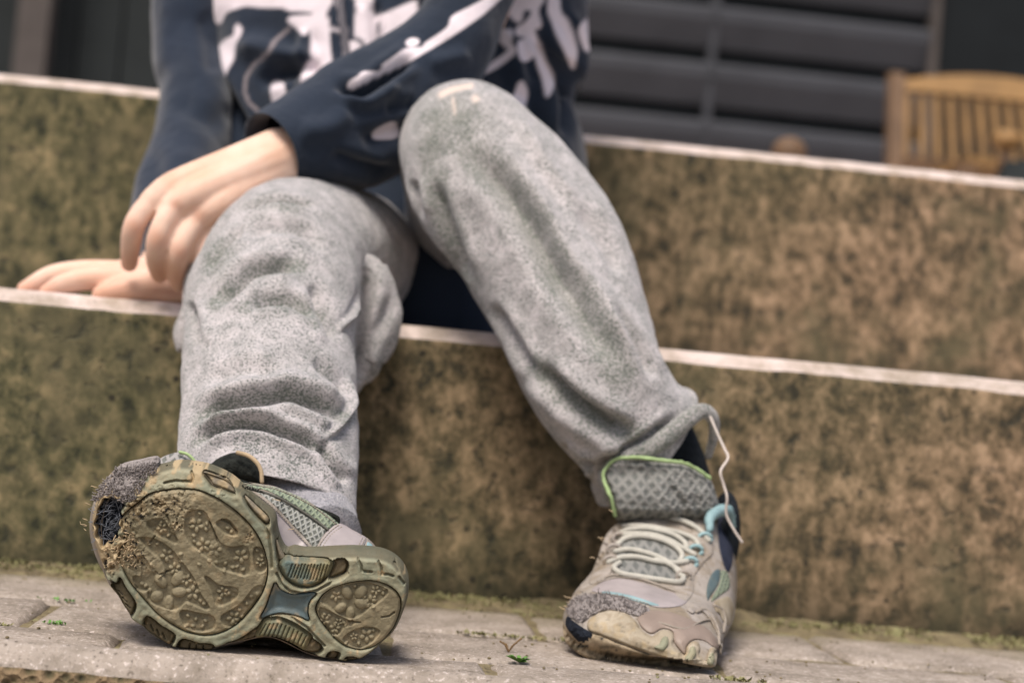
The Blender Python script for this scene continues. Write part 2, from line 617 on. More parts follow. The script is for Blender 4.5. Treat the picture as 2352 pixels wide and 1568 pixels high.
M['thread'] = simple('loose_thread', srgb(206, 194, 184), 0.9, 0.2, 0.1, 90)
M['hair'] = simple('hair', srgb(96, 72, 50), 0.7, 0.3, 0.3, 200)
M['moss'] = simple('moss', srgb(134, 130, 92), 0.9, 0.1, 0.5, 60)
M['leaf'] = simple('weed_leaf', srgb(98, 140, 66), 0.6, 0.3, 0.3, 90)
M['dry'] = simple('dry_stem', srgb(120, 96, 66), 0.9, 0.1, 0.3, 90)
M['siding'] = simple('grey_painted_boards', srgb(64, 65, 69), 0.6, 0.3, 0.15, 6, 0.2)
M['siding_gap'] = simple('dark_wall_behind_boards', srgb(24, 28, 30), 0.8, 0.2, 0.2, 6)
M['dark'] = simple('dark_stained_boards', srgb(40, 44, 44), 0.8, 0.2, 0.2, 5)
M['post'] = simple('weathered_post', srgb(84, 78, 74), 0.8, 0.2, 0.2, 9)
M['wood'] = simple('oiled_teak', srgb(146, 112, 68), 0.55, 0.35, 0.25, 14, 0.2)
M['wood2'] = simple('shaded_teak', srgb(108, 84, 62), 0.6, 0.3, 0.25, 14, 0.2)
M['soil'] = simple('lawn', srgb(92, 92, 62), 0.95, 0.1, 0.4, 3, 0.6, 0.01)
# ------------------------------------------------------------------ setting: ground, steps, terrace
Y1, H1, TREAD, H2 = 1.1826, 0.1837, 0.40, 0.2207
Y2, Z2 = Y1 + TREAD, H1 + H2
CH = 0.0085

V, F = box(-60, 60, -60, 80, -0.62, -0.60)
g = mesh_obj('ground', V, F, M['soil'], smooth_=False); tag(g, kind='structure')
V, F = box(-6, 7, -6, 0.70, -0.17, -0.15)
g = mesh_obj('lower_path', V, F, M['paver'], smooth_=False); tag(g, kind='structure')

def step_mesh(y0, zb, zt, depth, seed, x0=-3.0, x1=4.5):
    xs = np.concatenate([np.arange(x0, -0.6, 0.05), np.arange(-0.6, 1.0, 0.004), np.arange(1.0, x1, 0.05)])
    prof = [(y0, zb - 0.02), (y0, zb + 0.03), (y0, (zb + zt) / 2), (y0, zt - 0.012), (y0, zt - 0.002), (y0 + 0.0005, zt), (y0 + CH * 0.5, zt + CH * 0.55), (y0 + CH, zt + CH), (y0 + CH + 0.004, zt + CH + 0.0012), (y0 + 0.05, zt + CH + 0.0015), (y0 + depth, zt + CH + 0.0015)]
    k = len(prof)
    V = np.array([(x, y, z) for x in xs for y, z in prof])
    n = fbm(V[:, :1].repeat(3, 1) * [1, 0, 0] + [0, seed, 0], 28, seed, 4)
    n2 = fbm(V * [1, 1, 1], 60, seed + 5, 3)
    amp = np.tile([0, 0.2, 0.3, 0.7, 1, 1, 1, 0.8, 0.4, 0.2, 0], len(xs))
    V[:, 2] += amp * (n * 0.0006 + n2 * 0.0004)
    V[:, 1] += amp * (n2 * 0.0005)
    F = grid_faces(len(xs), k, False, flip=True)
    mi = np.tile([0, 0, 0, 0, 0, 1, 1, 1, 2, 2], len(xs) - 1)
    return V, F, mi

step_a = thing('concrete_step', (0.3, Y1, 0), 'lower mossy brown concrete step that the child sits on', 'step')
V, F, mi = step_mesh(Y1, -0.05, H1, TREAD + 0.02, 3)
mesh_obj('block', V, F, [M['face1'], M['edge'], M['tread']], step_a, False, mi=mi)
step_b = thing('concrete_step', (0.3, Y2, H1 + CH), 'upper concrete step behind the child with streaked brown face and pale edge', 'step')
V, F, mi = step_mesh(Y2, H1 - 0.03, Z2, 0.42, 11)
mesh_obj('block', V, F, [M['face2'], M['edge'], M['tread']], step_b, False, mi=mi)
V, F = box(-8, 10, Y2 + 0.30, 9.5, -0.5, Z2 - 0.004)
g = mesh_obj('terrace', V, F, M['tread'], smooth_=False); tag(g, kind='structure')

# pavement of concrete pavers in front of the lowest step
pv = bpy.data.objects.new('pavement', None); COL.objects.link(pv); tag(pv, kind='structure')
xs = np.arange(-1.4, 2.2, 0.012); ys = np.linspace(0.812, Y1 + 0.01, 32)
X, Yg = np.meshgrid(xs, ys, indexing='ij')
P = np.stack([X.ravel(), Yg.ravel(), np.zeros(X.size)], -1)
P[:, 2] = -0.0030 + fbm(P, 40, 3, 4) * 0.0010 + smooth(P[:, 1], Y1 - 0.05, Y1) * (0.007 + 0.006 * fbm(P, 25, 9, 4))
mesh_obj('bedding', P, grid_faces(len(xs), len(ys), False, flip=True), M['joint'], pv)

def paver(cx, cy, lx, ly, rz, dz, tilt, seed):
    """slab with worn rounded rim and uneven top"""
    nx, ny = 16, 10
    u = np.linspace(-1, 1, nx); v = np.linspace(-1, 1, ny)
    U, Vv = np.meshgrid(u, v, indexing='ij')
    x = U * lx / 2; y = Vv * ly / 2
    ex = lx / 2 - abs(x); ey = ly / 2 - abs(y)
    # pull second rows close to the rim so that the rounding is small
    x = np.sign(U) * (lx / 2 - np.where(abs(U) > 0.8, np.where(abs(U) > 0.95, 0, 0.005), ex))
    y = np.sign(Vv) * (ly / 2 - np.where(abs(Vv) > 0.7, np.where(abs(Vv) > 0.95, 0, 0.005), ey))
    rim = np.maximum((abs(U) > 0.95), (abs(Vv) > 0.95)).astype(float)
    z = dz - rim * 0.0035 + x * tilt[0] + y * tilt[1]
    Q = np.stack([x.ravel(), y.ravel(), z.ravel()], -1)
    nn = fbm(Q + [seed * 3.1, seed, 0], 34, seed, 4)
    Q[:, 2] += nn * 0.0005
    Q[:, :2] += (rim.ravel() * fbm(Q + [seed, 0, 0], 90, seed + 3, 3) * 0.0018)[:, None]
    T = grid_faces(nx, ny, False, flip=True).tolist()
    per = [i * ny for i in range(nx)] + [(nx - 1) * ny + j for j in range(1, ny)] + [i * ny + ny - 1 for i in range(nx - 2, -1, -1)] + [j for j in range(ny - 2, 0, -1)]
    n0 = len(Q)
    low = Q[per].copy(); low[:, 2] = -0.03
    Q = np.vstack([Q, low])
    m_ = len(per)
    for i in range(m_):
        T.append([per[i], n0 + i, n0 + (i + 1) % m_, per[(i + 1) % m_]])
    c, s = math.cos(rz), math.sin(rz)
    Q = np.column_stack([Q[:, 0] * c - Q[:, 1] * s + cx, Q[:, 0] * s + Q[:, 1] * c + cy, Q[:, 2]])
    return Q, T

rows = [(0.817, 0.907, 0.195, 0.03), (0.911, 1.013, 0.2, -0.06), (1.018, 1.128, 0.2, 0.035)]
sd = 0
for ya, yb, lx, x0 in rows:
    x = -1.3 + x0
    while x < 2.1:
        sd += 1
        L = lx * random.uniform(0.97, 1.03)
        Q, T = paver(x + L / 2, (ya + yb) / 2, L - 0.0025, yb - ya + 0.0005, random.uniform(-0.006, 0.006), random.uniform(-0.0012, 0.001), (random.uniform(-.006, .006), random.uniform(-.008, .008)), sd)
        mesh_obj('paver', Q, T, M['paver'], pv)
        x += L

# kerb with a rounded shoulder along the front of the pavement
xs = np.concatenate([np.arange(-1.5, -0.35, 0.02), np.arange(-0.35, 0.4, 0.0022), np.arange(0.4, 2.2, 0.02)])
prof = [(0.8145, -0.03), (0.8145, 0.004), (0.8125, 0.0072), (0.811, 0.0078), (0.808, 0.0066), (0.805, 0.0045), (0.8025, 0.0020), (0.8005, -0.0008), (0.799, -0.0035), (0.798, -0.008), (0.7975, -0.014), (0.797, -0.03), (0.797, -0.06), (0.797, -0.16)]
V = np.array([(x, y, z) for x in xs for y, z in prof])
amp = np.tile([0, .6, 1, 1, 1, 1, 1, 1.4, 2.4, 3.4, 3.6, 3.4, 3, 2], len(xs))
V[:, 2] += amp * (fbm(V, 30, 5, 4) * 0.0005)
V[:, 1] += amp * fbm(V * [1, 1, 1.5], 110, 8, 4) * 0.0006
mi = np.tile([0] * 8 + [1] * 5, len(xs) - 1)
kerb = mesh_obj('kerb', V, grid_faces(len(xs), len(prof), False), [M['paver'], M['kerb_front']], None, at=(0.2, 0.79, 0), mi=mi)
tag(kerb, 'rough pale concrete kerb along the front edge of the pavers', 'kerb')

# moss and small growth in the joints and along the foot of the step
def tufts(name, spots, mat, size=(0.0012, 0.0032)):
    Vs, Fs = [], []
    for (x, y, z) in spots:
        for k in range(RNG.integers(3, 7)):
            a = RNG.uniform(0, 6.28); l = RNG.uniform(*size); wd = l * 0.28
            d = np.array([math.cos(a), math.sin(a), RNG.uniform(0.4, 1.6)]); d /= np.linalg.norm(d)
            s = np.array([-math.sin(a), math.cos(a), 0]) * wd
            b = np.array([x, y, z]) + RNG.normal(0, 0.0012, 3) * [1, 1, 0.2]
            n = len(Vs)
            Vs += [b - s * 0.4, b + s * 0.4, b + d * l * 0.6 + s, b + d * l, b + d * l * 0.6 - s]
            Fs.append((n, n + 1, n + 2, n + 3, n + 4))
    o = mesh_obj(name, np.array(Vs), Fs, mat, None, False)
    return o
sp = []
for k in range(2600):
    x = RNG.uniform(-0.7, 1.1); y = Y1 - 0.002 - abs(RNG.normal(0, 0.016))
    if vnoise(np.array([[x, 0, 0]]), 18, 4)[0] > -0.5: sp.append((x, y, 0.004 * math.exp(-(Y1 - y) / 0.02)))
tag(tufts('moss', sp, M['moss']), 'low olive moss growing along the foot of the lower step', 'moss', kind='stuff')
sp = []
for yj in (0.9085, 1.016, 0.9085, 1.016, 1.128):
    for k in range(500):
        x = RNG.uniform(-0.6, 1.0)
        if vnoise(np.array([[x, yj, 0]]), 22, 8)[0] > 0.5: sp.append((x, yj + RNG.normal(0, 0.0015), -0.001))
tag(tufts('joint_growth', sp, M['moss'], (0.0015, 0.0035)), 'tiny green growth in the joints between the pavers', 'ground cover', kind='stuff')
sp = []
for cx, cy in ((155, 1378), (130, 1432)):
    c = PZ(cx, cy, 0.0)
    for k in range(12): sp.append((c[0] + RNG.normal(0, 0.005), c[1] + RNG.normal(0, 0.002), 0.0))
tag(tufts('joint_growth', sp, M['leaf'], (0.0012, 0.0026)), 'two bright green sprigs in the pavers beside the raised sole', 'ground cover', kind='stuff')

c = PZ(1192, 1520, 0.0)
gv, gf = [], []
for k in range(240):
    x = RNG.uniform(-0.35, 0.55); y = RNG.choice([0.909, 1.015, 0.98, 1.1, 0.86]) + RNG.normal(0, 0.012)
    if y > Y1 - .01 or y < .82: continue
    r_ = RNG.uniform(.0004, .0013)
    V, F = ellipsoid((x, y, .0006 + r_ * .4), (r_, r_ * RNG.uniform(.6, 1.2), r_ * .6), None, 4, 5); gv.append((V, F))
V, F = join(gv)
tag(mesh_obj('grit', V, F, M['joint'], None, False), 'fine grit and soil crumbs scattered over the pavers', 'grit', kind='stuff')
weed = thing('weed', c, 'small bright green weed growing in the paver joint between the two shoes', 'weed')
for k in range(13):
    a = k * 2.4 + 0.3; l = RNG.uniform(0.005, 0.0095)
    d = np.array([math.cos(a), math.sin(a) * 0.8, RNG.uniform(0.15, 0.9)]); d /= np.linalg.norm(d)
    s = np.cross(d, [0, 0, 1]); s /= np.linalg.norm(s)
    q = [c + d * l * t_ + s * l * w_ + [0, 0, b_ * l] for t_, w_, b_ in ((0, 0, 0), (.35, .10, .05), (.7, .2, .03), (1.0, 0, -.12), (.7, -.2, .03), (.35, -.10, .05))]
    mesh_obj('leaf', np.array(q), [(0, 1, 2, 3), (0, 3, 4, 5)], M['leaf'], weed, True)
c2 = PZ(1168, 1496, 0.0)
dry = thing('dry_sprig', c2, 'withered brown sprig standing behind the small green weed', 'dry plant')
for k in range(6):
    a = RNG.uniform(0, 6.28); l = RNG.uniform(0.006, 0.013)
    e = c2 + np.array([math.cos(a) * l * 0.6, math.sin(a) * l * 0.4, l * 0.6])
    V, F = tube([c2, (c2 + e) / 2 + [0, 0, 0.001], e], [0.0004, 0.0003, 0.0006], 6)
    mesh_obj('twig', V, F, M['dry'], dry)

# ------------------------------------------------------------------ background beyond the terrace
# horizontal lapped boards, right half
ZT = Z2 - 0.004
YB = 5.6
fence = thing('boarded_wall', (2.0, YB, ZT), 'wide wall of grey horizontal lapped boards behind the steps', 'wall')
xr = PY(2128, 100, YB)[0]
bxa, bxb = -0.45, xr
pitch = 0.2
zt0 = PY(1462, 118, YB)[2]
kk = 0
z = zt0 - 8 * pitch
jx = PY(1626, 200, YB)[0]
while z < zt0 + 9 * pitch:
    for xa, xb in ((bxa, jx - 0.01), (jx + 0.01, bxb)):
        if z + pitch > ZT:
            prof = [(0.0, 0.035), (-0.012, 0.035), (-0.045, 0.13), (-0.045, 0.165), (-0.03, pitch - 0.02), (0.0, pitch - 0.02)]
            V = np.array([(x, YB + y, z + q) for x in (xa, xb) for y, q in prof])
            F = [(i, (i + 1) % 6, 6 + (i + 1) % 6, 6 + i) for i in range(6)] + [tuple(range(6))[::-1], tuple(range(6, 12))]
            mesh_obj('board', V, F, M['siding'], fence, False)
    z += pitch
V, F = box(bxa, bxb, YB + 0.01, YB + 0.06, ZT, zt0 + 9 * pitch)
mesh_obj('backing', V, F, M['siding_gap'], fence, False)
V, F = box(jx - 0.013, jx + 0.013, YB - 0.03, YB + 0.005, ZT, zt0 + 9 * pitch)
mesh_obj('batten', V, F, M['siding'], fence, False)
# dark doorway / panel at the far right
dk = thing('dark_panel_wall', (bxb + 1.0, YB, ZT), 'dark plain panelled wall to the right of the grey boards', 'wall')
for k in range(5):
    V, F = box(bxb + 0.03 + k * 0.7, bxb + 0.7 + k * 0.7, YB - 0.02, YB + 0.05, ZT, ZT + 2.3)
    mesh_obj('panel', V, F, M['siding_gap'], dk, False)
V, F = box(bxb + 0.0, bxb + 0.028, YB - 0.05, YB + 0.05, ZT, ZT + 2.3)
mesh_obj('corner_trim', V, F, M['post'], dk, False)
# dark vertical boards, left half
lf = thing('dark_board_fence', (-1.8, YB, ZT), 'dark stained vertical board fence behind the left end of the steps', 'fence')
x = -4.5
while x < bxa - 0.15:
    V, F = box(x, x + 0.135, YB - 0.01 + random.uniform(-.006, .006), YB + 0.015, ZT, ZT + 2.1 + random.uniform(-.01, .01))
    mesh_obj('board', V, F, M['dark'], lf, False)
    x += 0.145
V, F = box(-4.5, bxa - 0.02, YB + 0.03, YB + 0.07, ZT + 0.3, ZT + 0.4)
mesh_obj('rail', V, F, M['dark'], lf, False)
V, F = box(-4.5, bxa - 0.02, YB + 0.03, YB + 0.07, ZT + 1.6, ZT + 1.7)
mesh_obj('rail', V, F, M['dark'], lf, False)
V, F = box(-12, 12, YB + 0.6, YB + 0.8, ZT - 1.0, ZT + 2.0)
bw = mesh_obj('garden_wall', V, F, M['siding_gap'], None, False, at=(0, YB + 0.7, ZT)); tag(bw, 'dark wall standing behind the board fence', 'wall')
px = PY(82, 60, YB - 0.15)
V, F = box(px[0] - 0.05, px[0] + 0.05, YB - 0.2, YB - 0.1, ZT, ZT + 2.2)
ps = thing('fence_post', (px[0], YB - 0.15, ZT), 'pale weathered upright post in front of the dark fence', 'post')
mesh_obj('shaft', V, F, M['post'], ps, False)
V, F = box(px[0] - 0.06, px[0] + 0.06, YB - 0.21, YB - 0.09, ZT + 2.2, ZT + 2.23)
mesh_obj('cap', V, F, M['post'], ps, False)

# slatted garden chair
YC = 4.2
def bar(a, b, wx, wy):
    a, b = np.asarray(a, float), np.asarray(b, float)
    V = []
    for c in (a, b):
        V += [c + [-wx, -wy, 0], c + [wx, -wy, 0], c + [wx, wy, 0], c + [-wx, wy, 0]]
    return np.array(V), [(0, 3, 2, 1), (4, 5, 6, 7), (0, 1, 5, 4), (1, 2, 6, 5), (2, 3, 7, 6), (3, 0, 4, 7)]
tl = PY(2058, 178, YC); tr = PY(2560, 205, YC)
cx = (tl[0] + tr[0]) / 2
ch = thing('garden_chair', (cx, YC - 0.2, ZT), 'wooden garden chair with arched top rail and slatted back standing on the terrace', 'chair')
hw = (tr[0] - tl[0]) / 2
ztop = tl[2]; zseat = ZT + 0.40
lean = 0.14
spread = 0.955
def backpt(u, z):      # u -1..1 across the back
    f_ = (ztop - z) / (ztop - zseat)
    return np.array([cx + u * hw * (1 + 0.10 * f_), YC - lean * f_ , z])
for u in (-1, 1):
    V, F = bar(backpt(u, ZT + 0.0), backpt(u, ztop + 0.01), 0.019, 0.02); mesh_obj('leg', V, F, M['wood2'], ch, False)
    V, F = bar((cx + u * hw * 1.08, YC - 0.62, ZT), (cx + u * hw * 1.08, YC - 0.62, zseat - 0.02), 0.02, 0.02); mesh_obj('leg', V, F, M['wood2'], ch, False)
# arched rail
n = 24
Vr = []
zlow = PY(2200, 228, YC)[2]
for i in range(n + 1):
    u = -0.97 + 1.94 * i / n
    arch = 0.045 * (1 - u * u)
    for z_, y_ in ((zlow + arch * 0.15, -0.016), (ztop - 0.012 + arch, -0.016), (ztop - 0.012 + arch, 0.014), (zlow + arch * 0.15, 0.014)):
        p = backpt(u, z_); Vr.append(p + [0, y_, 0])
F = grid_faces(n + 1, 4).tolist() + [(3, 2, 1, 0), (4 * n, 4 * n + 1, 4 * n + 2, 4 * n + 3)]
mesh_obj('top_rail', np.array(Vr), F, M['wood'], ch, False)
ns = 15
for i in range(ns):
    u = -0.9 + 1.8 * i / (ns - 1)
    V, F = bar(backpt(u, zseat + 0.05), backpt(u, zlow + 0.004), 0.0075, 0.006); mesh_obj('slat', V, F, M['wood'], ch, False)
V, F = bar(backpt(-0.95, zseat + 0.06), backpt(-0.95, zseat + 0.06), 0.01, 0.01)
V, F = box(cx - hw * 1.02, cx + hw * 1.02, YC - lean - 0.015, YC - lean + 0.018, zseat + 0.02, zseat + 0.07); mesh_obj('lower_rail', V, F, M['wood2'], ch, False)
for i in range(7):
    y = YC - 0.62 + i * 0.07
    V, F = box(cx - hw * 1.05, cx + hw * 1.05, y, y + 0.055, zseat - 0.02, zseat); mesh_obj('seat_slat', V, F, M['wood'], ch, False)
for u in (-1, 1):
    V, F = box(cx + u * hw * 1.04 - 0.012, cx + u * hw * 1.04 + 0.012, YC - 0.6, YC - 0.17, zseat - 0.07, zseat - 0.022); mesh_obj('seat_rail', V, F, M['wood2'], ch, False)
# round-headed stake
c = PY(1814, 332, 2.6)
st = thing('stake', (c[0], 2.6, ZT), 'short wooden stake whose tan rounded head just clears the upper step edge', 'stake')
zt_ = PY(1814, 318, 2.6)[2]
V, F = tube([(c[0], 2.6, ZT), (c[0], 2.6, zt_ - 0.05)], [0.016, 0.016], 12, caps=False); mesh_obj('shaft', V, F, M['wood2'], st)
V, F = ellipsoid((c[0], 2.6, zt_ - 0.024), (0.029, 0.029, 0.026)); mesh_obj('head', V, F, M['wood2'], st)

c = PY(2312, 322, 3.1)
st = thing('stake', (c[0], 3.1, ZT), 'dark planter stake with a gold rounded head in front of the slatted garden chair', 'stake')
V, F = tube([(c[0] + .05, 3.1, ZT), (c[0] + .05, 3.1, c[2] - 0.045)], [0.07, 0.06], 16, caps=False); mesh_obj('planter_body', V, F, M['dark'], st)
V, F = tube([(c[0], 3.1, c[2] - 0.06), (c[0], 3.1, c[2] - 0.02)], [0.014, 0.014], 12, caps=False); mesh_obj('shaft', V, F, M['wood2'], st)
V, F = ellipsoid((c[0], 3.1, c[2]), (0.031, 0.031, 0.02)); mesh_obj('head', V, F, M['wood'], st)
# ------------------------------------------------------------------ the child
def garment(rings, nu, nv, tilt=None, hem=None, sup=2.0):
    """cloth tube: rings of (px, py, Y, half width in px, half depth in m [, tilt deg])"""
    R = np.array([list(r) + [0] * (6 - len(r)) for r in rings], float)
    C = PY(R[:, 0], R[:, 1], R[:, 2])
    a = R[:, 3] * R[:, 2] / FPX
    Q = spline(np.column_stack([C, a, R[:, 4], R[:, 5]]), nu)
    C, a, b, tl = Q[:, :3], Q[:, 3], Q[:, 4], np.radians(Q[:, 5])
    T = np.gradient(C, axis=0)
    T = T / np.linalg.norm(T, axis=1)[:, None]
    view = C - CAM
    view /= np.linalg.norm(view, axis=1)[:, None]
    L = np.cross(T, view)
    # keep the lateral axis pointing to the right of the picture where the path runs towards the camera
    Lr = RT - T * (T @ RT)[:, None]
    Lr /= np.linalg.norm(Lr, axis=1)[:, None]
    return C, a, b, tl, T, L, Lr

def cloth(rings, nu, nv, lateral='R', hem=0.0, sup=2.0, roll=0.0):
    C, a, b, tl, T, L, Lr = garment(rings, nu, nv)
    if lateral == 'R':
        ax = Lr
    else:
        n = np.linalg.norm(L, axis=1)
        ax = L / np.maximum(n, 1e-6)[:, None]
    V = []
    th = np.linspace(0, 2 * math.pi, nv, endpoint=False)
    c, s = np.cos(th), np.sin(th)
    c = np.sign(c) * abs(c) ** (2 / sup); s = np.sign(s) * abs(s) ** (2 / sup)
    for i in range(nu):
        l, t = ax[i], T[i]
        if tl[i]:
            k = FW
            l = l * math.cos(tl[i]) + np.cross(k, l) * math.sin(tl[i])
            t = t * math.cos(tl[i]) + np.cross(k, t) * math.sin(tl[i])
        d = np.cross(l, t); d /= np.linalg.norm(d)
        V.append(C[i] + a[i] * c[:, None] * l + b[i] * s[:, None] * d)
    if hem:      # turn the open end inwards
        e, base = V[-1], C[-1]
        prev = V[-max(3, int(nu * hem))]
        for k, q in ((0.985, 0.0), (0.93, 0.05), (0.88, 0.3), (0.84, 0.7), (0.8, 1.0)):
            V.append((base + (e - base) * k) * (1 - q) + (C[-max(3, int(nu * hem))] + (prev - C[-max(3, int(nu * hem))]) * k) * q)
    V = np.vstack(V)
    F = grid_faces(len(V) // nv, nv)
    return V, F

def outward(V, F, C=None):
    N = vnormals(V, F)
    cen = V.mean(0)
    if ((V - cen) * N).sum() < 0:
        F = F[:, ::-1]; N = -N
    return F, N

def apply_folds(V, F, strokes, noise=0.0012, nscale=22, seed=0, fine=0.0004):
    F, N = outward(V, F)
    view = V - CAM
    view /= np.linalg.norm(view, axis=1)[:, None]
    facing = smooth(-(N * view).sum(1), 0.0, 0.35)
    P = W2P(V)
    wob = np.column_stack([vnoise(V, 30, 50), vnoise(V, 30, 51)]) * 5
    Pw = P + wob
    disp = np.zeros(len(V))
    for pts, sig, amp in strokes:
        L = spline(np.asarray(pts, float), max(12, len(pts) * 6)) if len(pts) > 2 else np.asarray(pts, float)
        d, near = dist_line(Pw, L)
        e0 = np.linalg.norm(near - L[0], axis=1); e1 = np.linalg.norm(near - L[-1], axis=1)
        tot = np.linalg.norm(L[-1] - L[0]) + 1e-6
        taper = smooth(np.minimum(e0, e1) / tot, -0.02, 0.22)
        # sharp valley with a soft shoulder
        g = np.exp(-(d / sig) ** 2) - 0.35 * np.exp(-((d - 2.0 * sig) / (1.2 * sig)) ** 2)
        disp += 1.25 * amp * g * taper * facing
    disp += noise * fbm(V, nscale, seed, 3) + fine * fbm(V, 110, seed + 7, 3)
    return V + N * disp[:, None], F

def paint(V, F, items, soft=6.0):
    """0..1 attribute from shapes drawn on the side that faces the viewer"""
    Fa, N = outward(V, np.asarray(F))
    view = V - CAM
    view /= np.linalg.norm(view, axis=1)[:, None]
    facing = smooth(-(N * view).sum(1), -0.05, 0.15)
    P = W2P(V)
    out = np.zeros(len(V))
    for kind, pts, r, val in items:
        if kind == 'poly':
            d, _ = sdf(P, round_poly(pts, 4))
            out = np.maximum(out, val * smooth(-d, -r, r))
        elif kind == 'blob':
            d = np.sqrt((((P - np.array(pts[0])) / np.array(pts[1])) ** 2).sum(1))
            out = np.maximum(out, val * smooth(-d, -1.0, -0.2))
        else:
            d, _ = dist_line(P, np.asarray(pts, float))
            out = np.maximum(out, val * smooth(-d, -r, -r * 0.35))
    return out * facing

person = thing('person', tuple(PY(950, 700, 1.45) * [1, 1, 0] + [0, 0, H1 + CH]), 'child in navy bone-print hoodie, grey marl joggers and worn-out sneakers sitting on the lower step', 'person')

# --- trousers
legA = [(870, 640, 1.46, 160, .062), (800, 610, 1.34, 180, .06), (705, 590, 1.22, 186, .058), (654, 604, 1.15, 176, .056),
        (628, 680, 1.112, 196, .054), (620, 780, 1.080, 193, .052), (618, 890, 1.045, 196, .05), (619, 990, 1.014, 201, .047, 6), (617, 1080, 0.992, 200, .040, 13), (628, 1168, 0.974, 190, .034, 20)]
legB = [(1090, 660, 1.47, 165, .07), (1090, 520, 1.36, 160, .06), (1078, 405, 1.25, 154, .054), (1074, 345, 1.19, 158, .050),
        (1118, 412, 1.168, 186, .050), (1225, 545, 1.148, 190, .052), (1307, 712, 1.125, 178, .052), (1368, 868, 1.102, 164, .052), (1436, 970, 1.102, 150, .048, -6), (1464, 1006, 1.104, 156, .044, -10), (1476, 1022, 1.106, 168, .042, -15), (1482, 1030, 1.107, 172, .040, -15)]
strA = [([(490, 700), (525, 670), (574, 626), (633, 611), (690, 612)], 15, -.0075), ([(564, 705), (614, 690), (673, 695), (725, 735)], 12, -.0055),
        ([(452, 968), (495, 938), (540, 926), (604, 914), (663, 906), (712, 919), (761, 941), (800, 965)], 16, -.011),
        ([(448, 1018), (495, 990), (545, 976), (599, 976), (643, 988), (702, 1010), (752, 1045)], 11, -.009),
        ([(740, 1010), (760, 1060), (800, 1110)], 10, -.006),
        ([(712, 650), (741, 709), (775, 780)], 15, -.006), ([(870, 625), (820, 705), (771, 765)], 6, .004),
        ([(792, 860), (806, 930), (770, 985), (742, 1010)], 6, .004), ([(430, 690), (440, 740), (446, 800)], 13, -.007),
        ([(548, 487), (614, 461), (673, 464), (722, 483)], 7, -.004), ([(560, 545), (620, 520), (700, 535), (745, 590)], 14, -.004),
        ([(470, 620), (520, 560), (560, 520)], 9, -.004), ([(470, 880), (560, 850), (640, 860)], 18, -.003), ([(720, 820), (770, 870), (790, 910)], 14, -.004)]
strB = [([(1060, 330), (1163, 428), (1229, 521), (1283, 628), (1336, 695), (1400, 820)], 30, -.008), ([(1150, 350), (1240, 470), (1309, 601), (1390, 715), (1483, 842)], 24, .006),
        ([(1236, 840), (1309, 915), (1390, 969), (1460, 1000)], 19, -.012), ([(1002, 414), (1029, 521), (1082, 655)], 16, -.006),
        ([(949, 414), (975, 500)], 11, -.006), ([(1286, 1025), (1323, 1062), (1370, 1066)], 12, -.008), ([(1350, 1110), (1400, 1050), (1480, 1010), (1560, 950)], 12, -.006),
        ([(1330, 470), (1390, 560), (1425, 640)], 18, -.005), ([(1130, 700), (1190, 800), (1230, 860)], 14, -.005), ([(1400, 700), (1470, 800), (1500, 870)], 13, -.005),
        ([(1180, 260), (1260, 380), (1330, 470)], 16, .003)]
VA, FA = cloth(legA, 300, 240, hem=0.10); VA, FA = apply_folds(VA, FA, strA, .0016, 20, 3)
VB, FB = cloth(legB, 300, 230, lateral='R', hem=0.10); VB, FB = apply_folds(VB, FB, strB, .0016, 18, 9)
# loose cloth hanging behind and beside the bent knee
dr = [(640, 560, 1.172, 140, .015), (630, 620, 1.166, 200, .02), (646, 682, 1.162, 248, .022), (664, 740, 1.160, 257, .02), (654, 796, 1.158, 226, .02), (640, 856, 1.155, 198, .024), (625, 930, 1.14, 172, .035), (622, 1000, 1.12, 150, .03)]
VC, FC = cloth(dr, 120, 160); VC, FC = apply_folds(VC, FC, [([(850, 600), (835, 700), (815, 880)], 16, -.01), ([(900, 680), (860, 760), (820, 850)], 14, -.004), ([(425, 640), (445, 740)], 14, -.006)], .002, 24, 5)
V3, F3 = cloth([(700, 560, 1.44, 230, .05), (920, 600, 1.47, 330, .08), (960, 680, 1.47, 330, .08), (960, 720, 1.46, 300, .05)], 40, 80)
V3, F3 = apply_folds(V3, F3, [], .002, 20, 2)
# flat inner-thigh cloth of the nearer leg
V4, F4 = cloth([(700, 520, 1.22, 120, .03), (790, 545, 1.26, 130, .04), (850, 600, 1.33, 120, .04), (880, 660, 1.40, 110, .04)], 60, 80)
V4, F4 = apply_folds(V4, F4, [([(760, 440), (850, 500), (905, 580)], 12, -.006), ([(780, 500), (850, 560), (890, 640)], 10, .004)], .002, 20, 2)
V, F = join([(VA, FA), (VB, FB), (VC, FC), (V3, F3), (V4, F4)])
PP = W2P(V)
st = []  # knee stains, plus fold and hem shade painted into the cloth colour
offs = 0
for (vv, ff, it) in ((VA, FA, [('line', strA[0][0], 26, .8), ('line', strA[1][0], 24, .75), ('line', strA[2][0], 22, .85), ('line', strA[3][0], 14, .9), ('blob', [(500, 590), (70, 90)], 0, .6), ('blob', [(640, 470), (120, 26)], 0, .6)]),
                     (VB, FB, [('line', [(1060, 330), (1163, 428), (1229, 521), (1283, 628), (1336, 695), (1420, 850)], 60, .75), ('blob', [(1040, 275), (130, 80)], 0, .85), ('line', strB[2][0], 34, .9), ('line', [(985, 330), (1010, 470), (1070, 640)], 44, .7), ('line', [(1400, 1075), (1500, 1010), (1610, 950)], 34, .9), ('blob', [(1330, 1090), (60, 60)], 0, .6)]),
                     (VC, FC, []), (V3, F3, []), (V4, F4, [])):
    st.append(paint(vv, ff, it) if it else np.zeros(len(vv)))
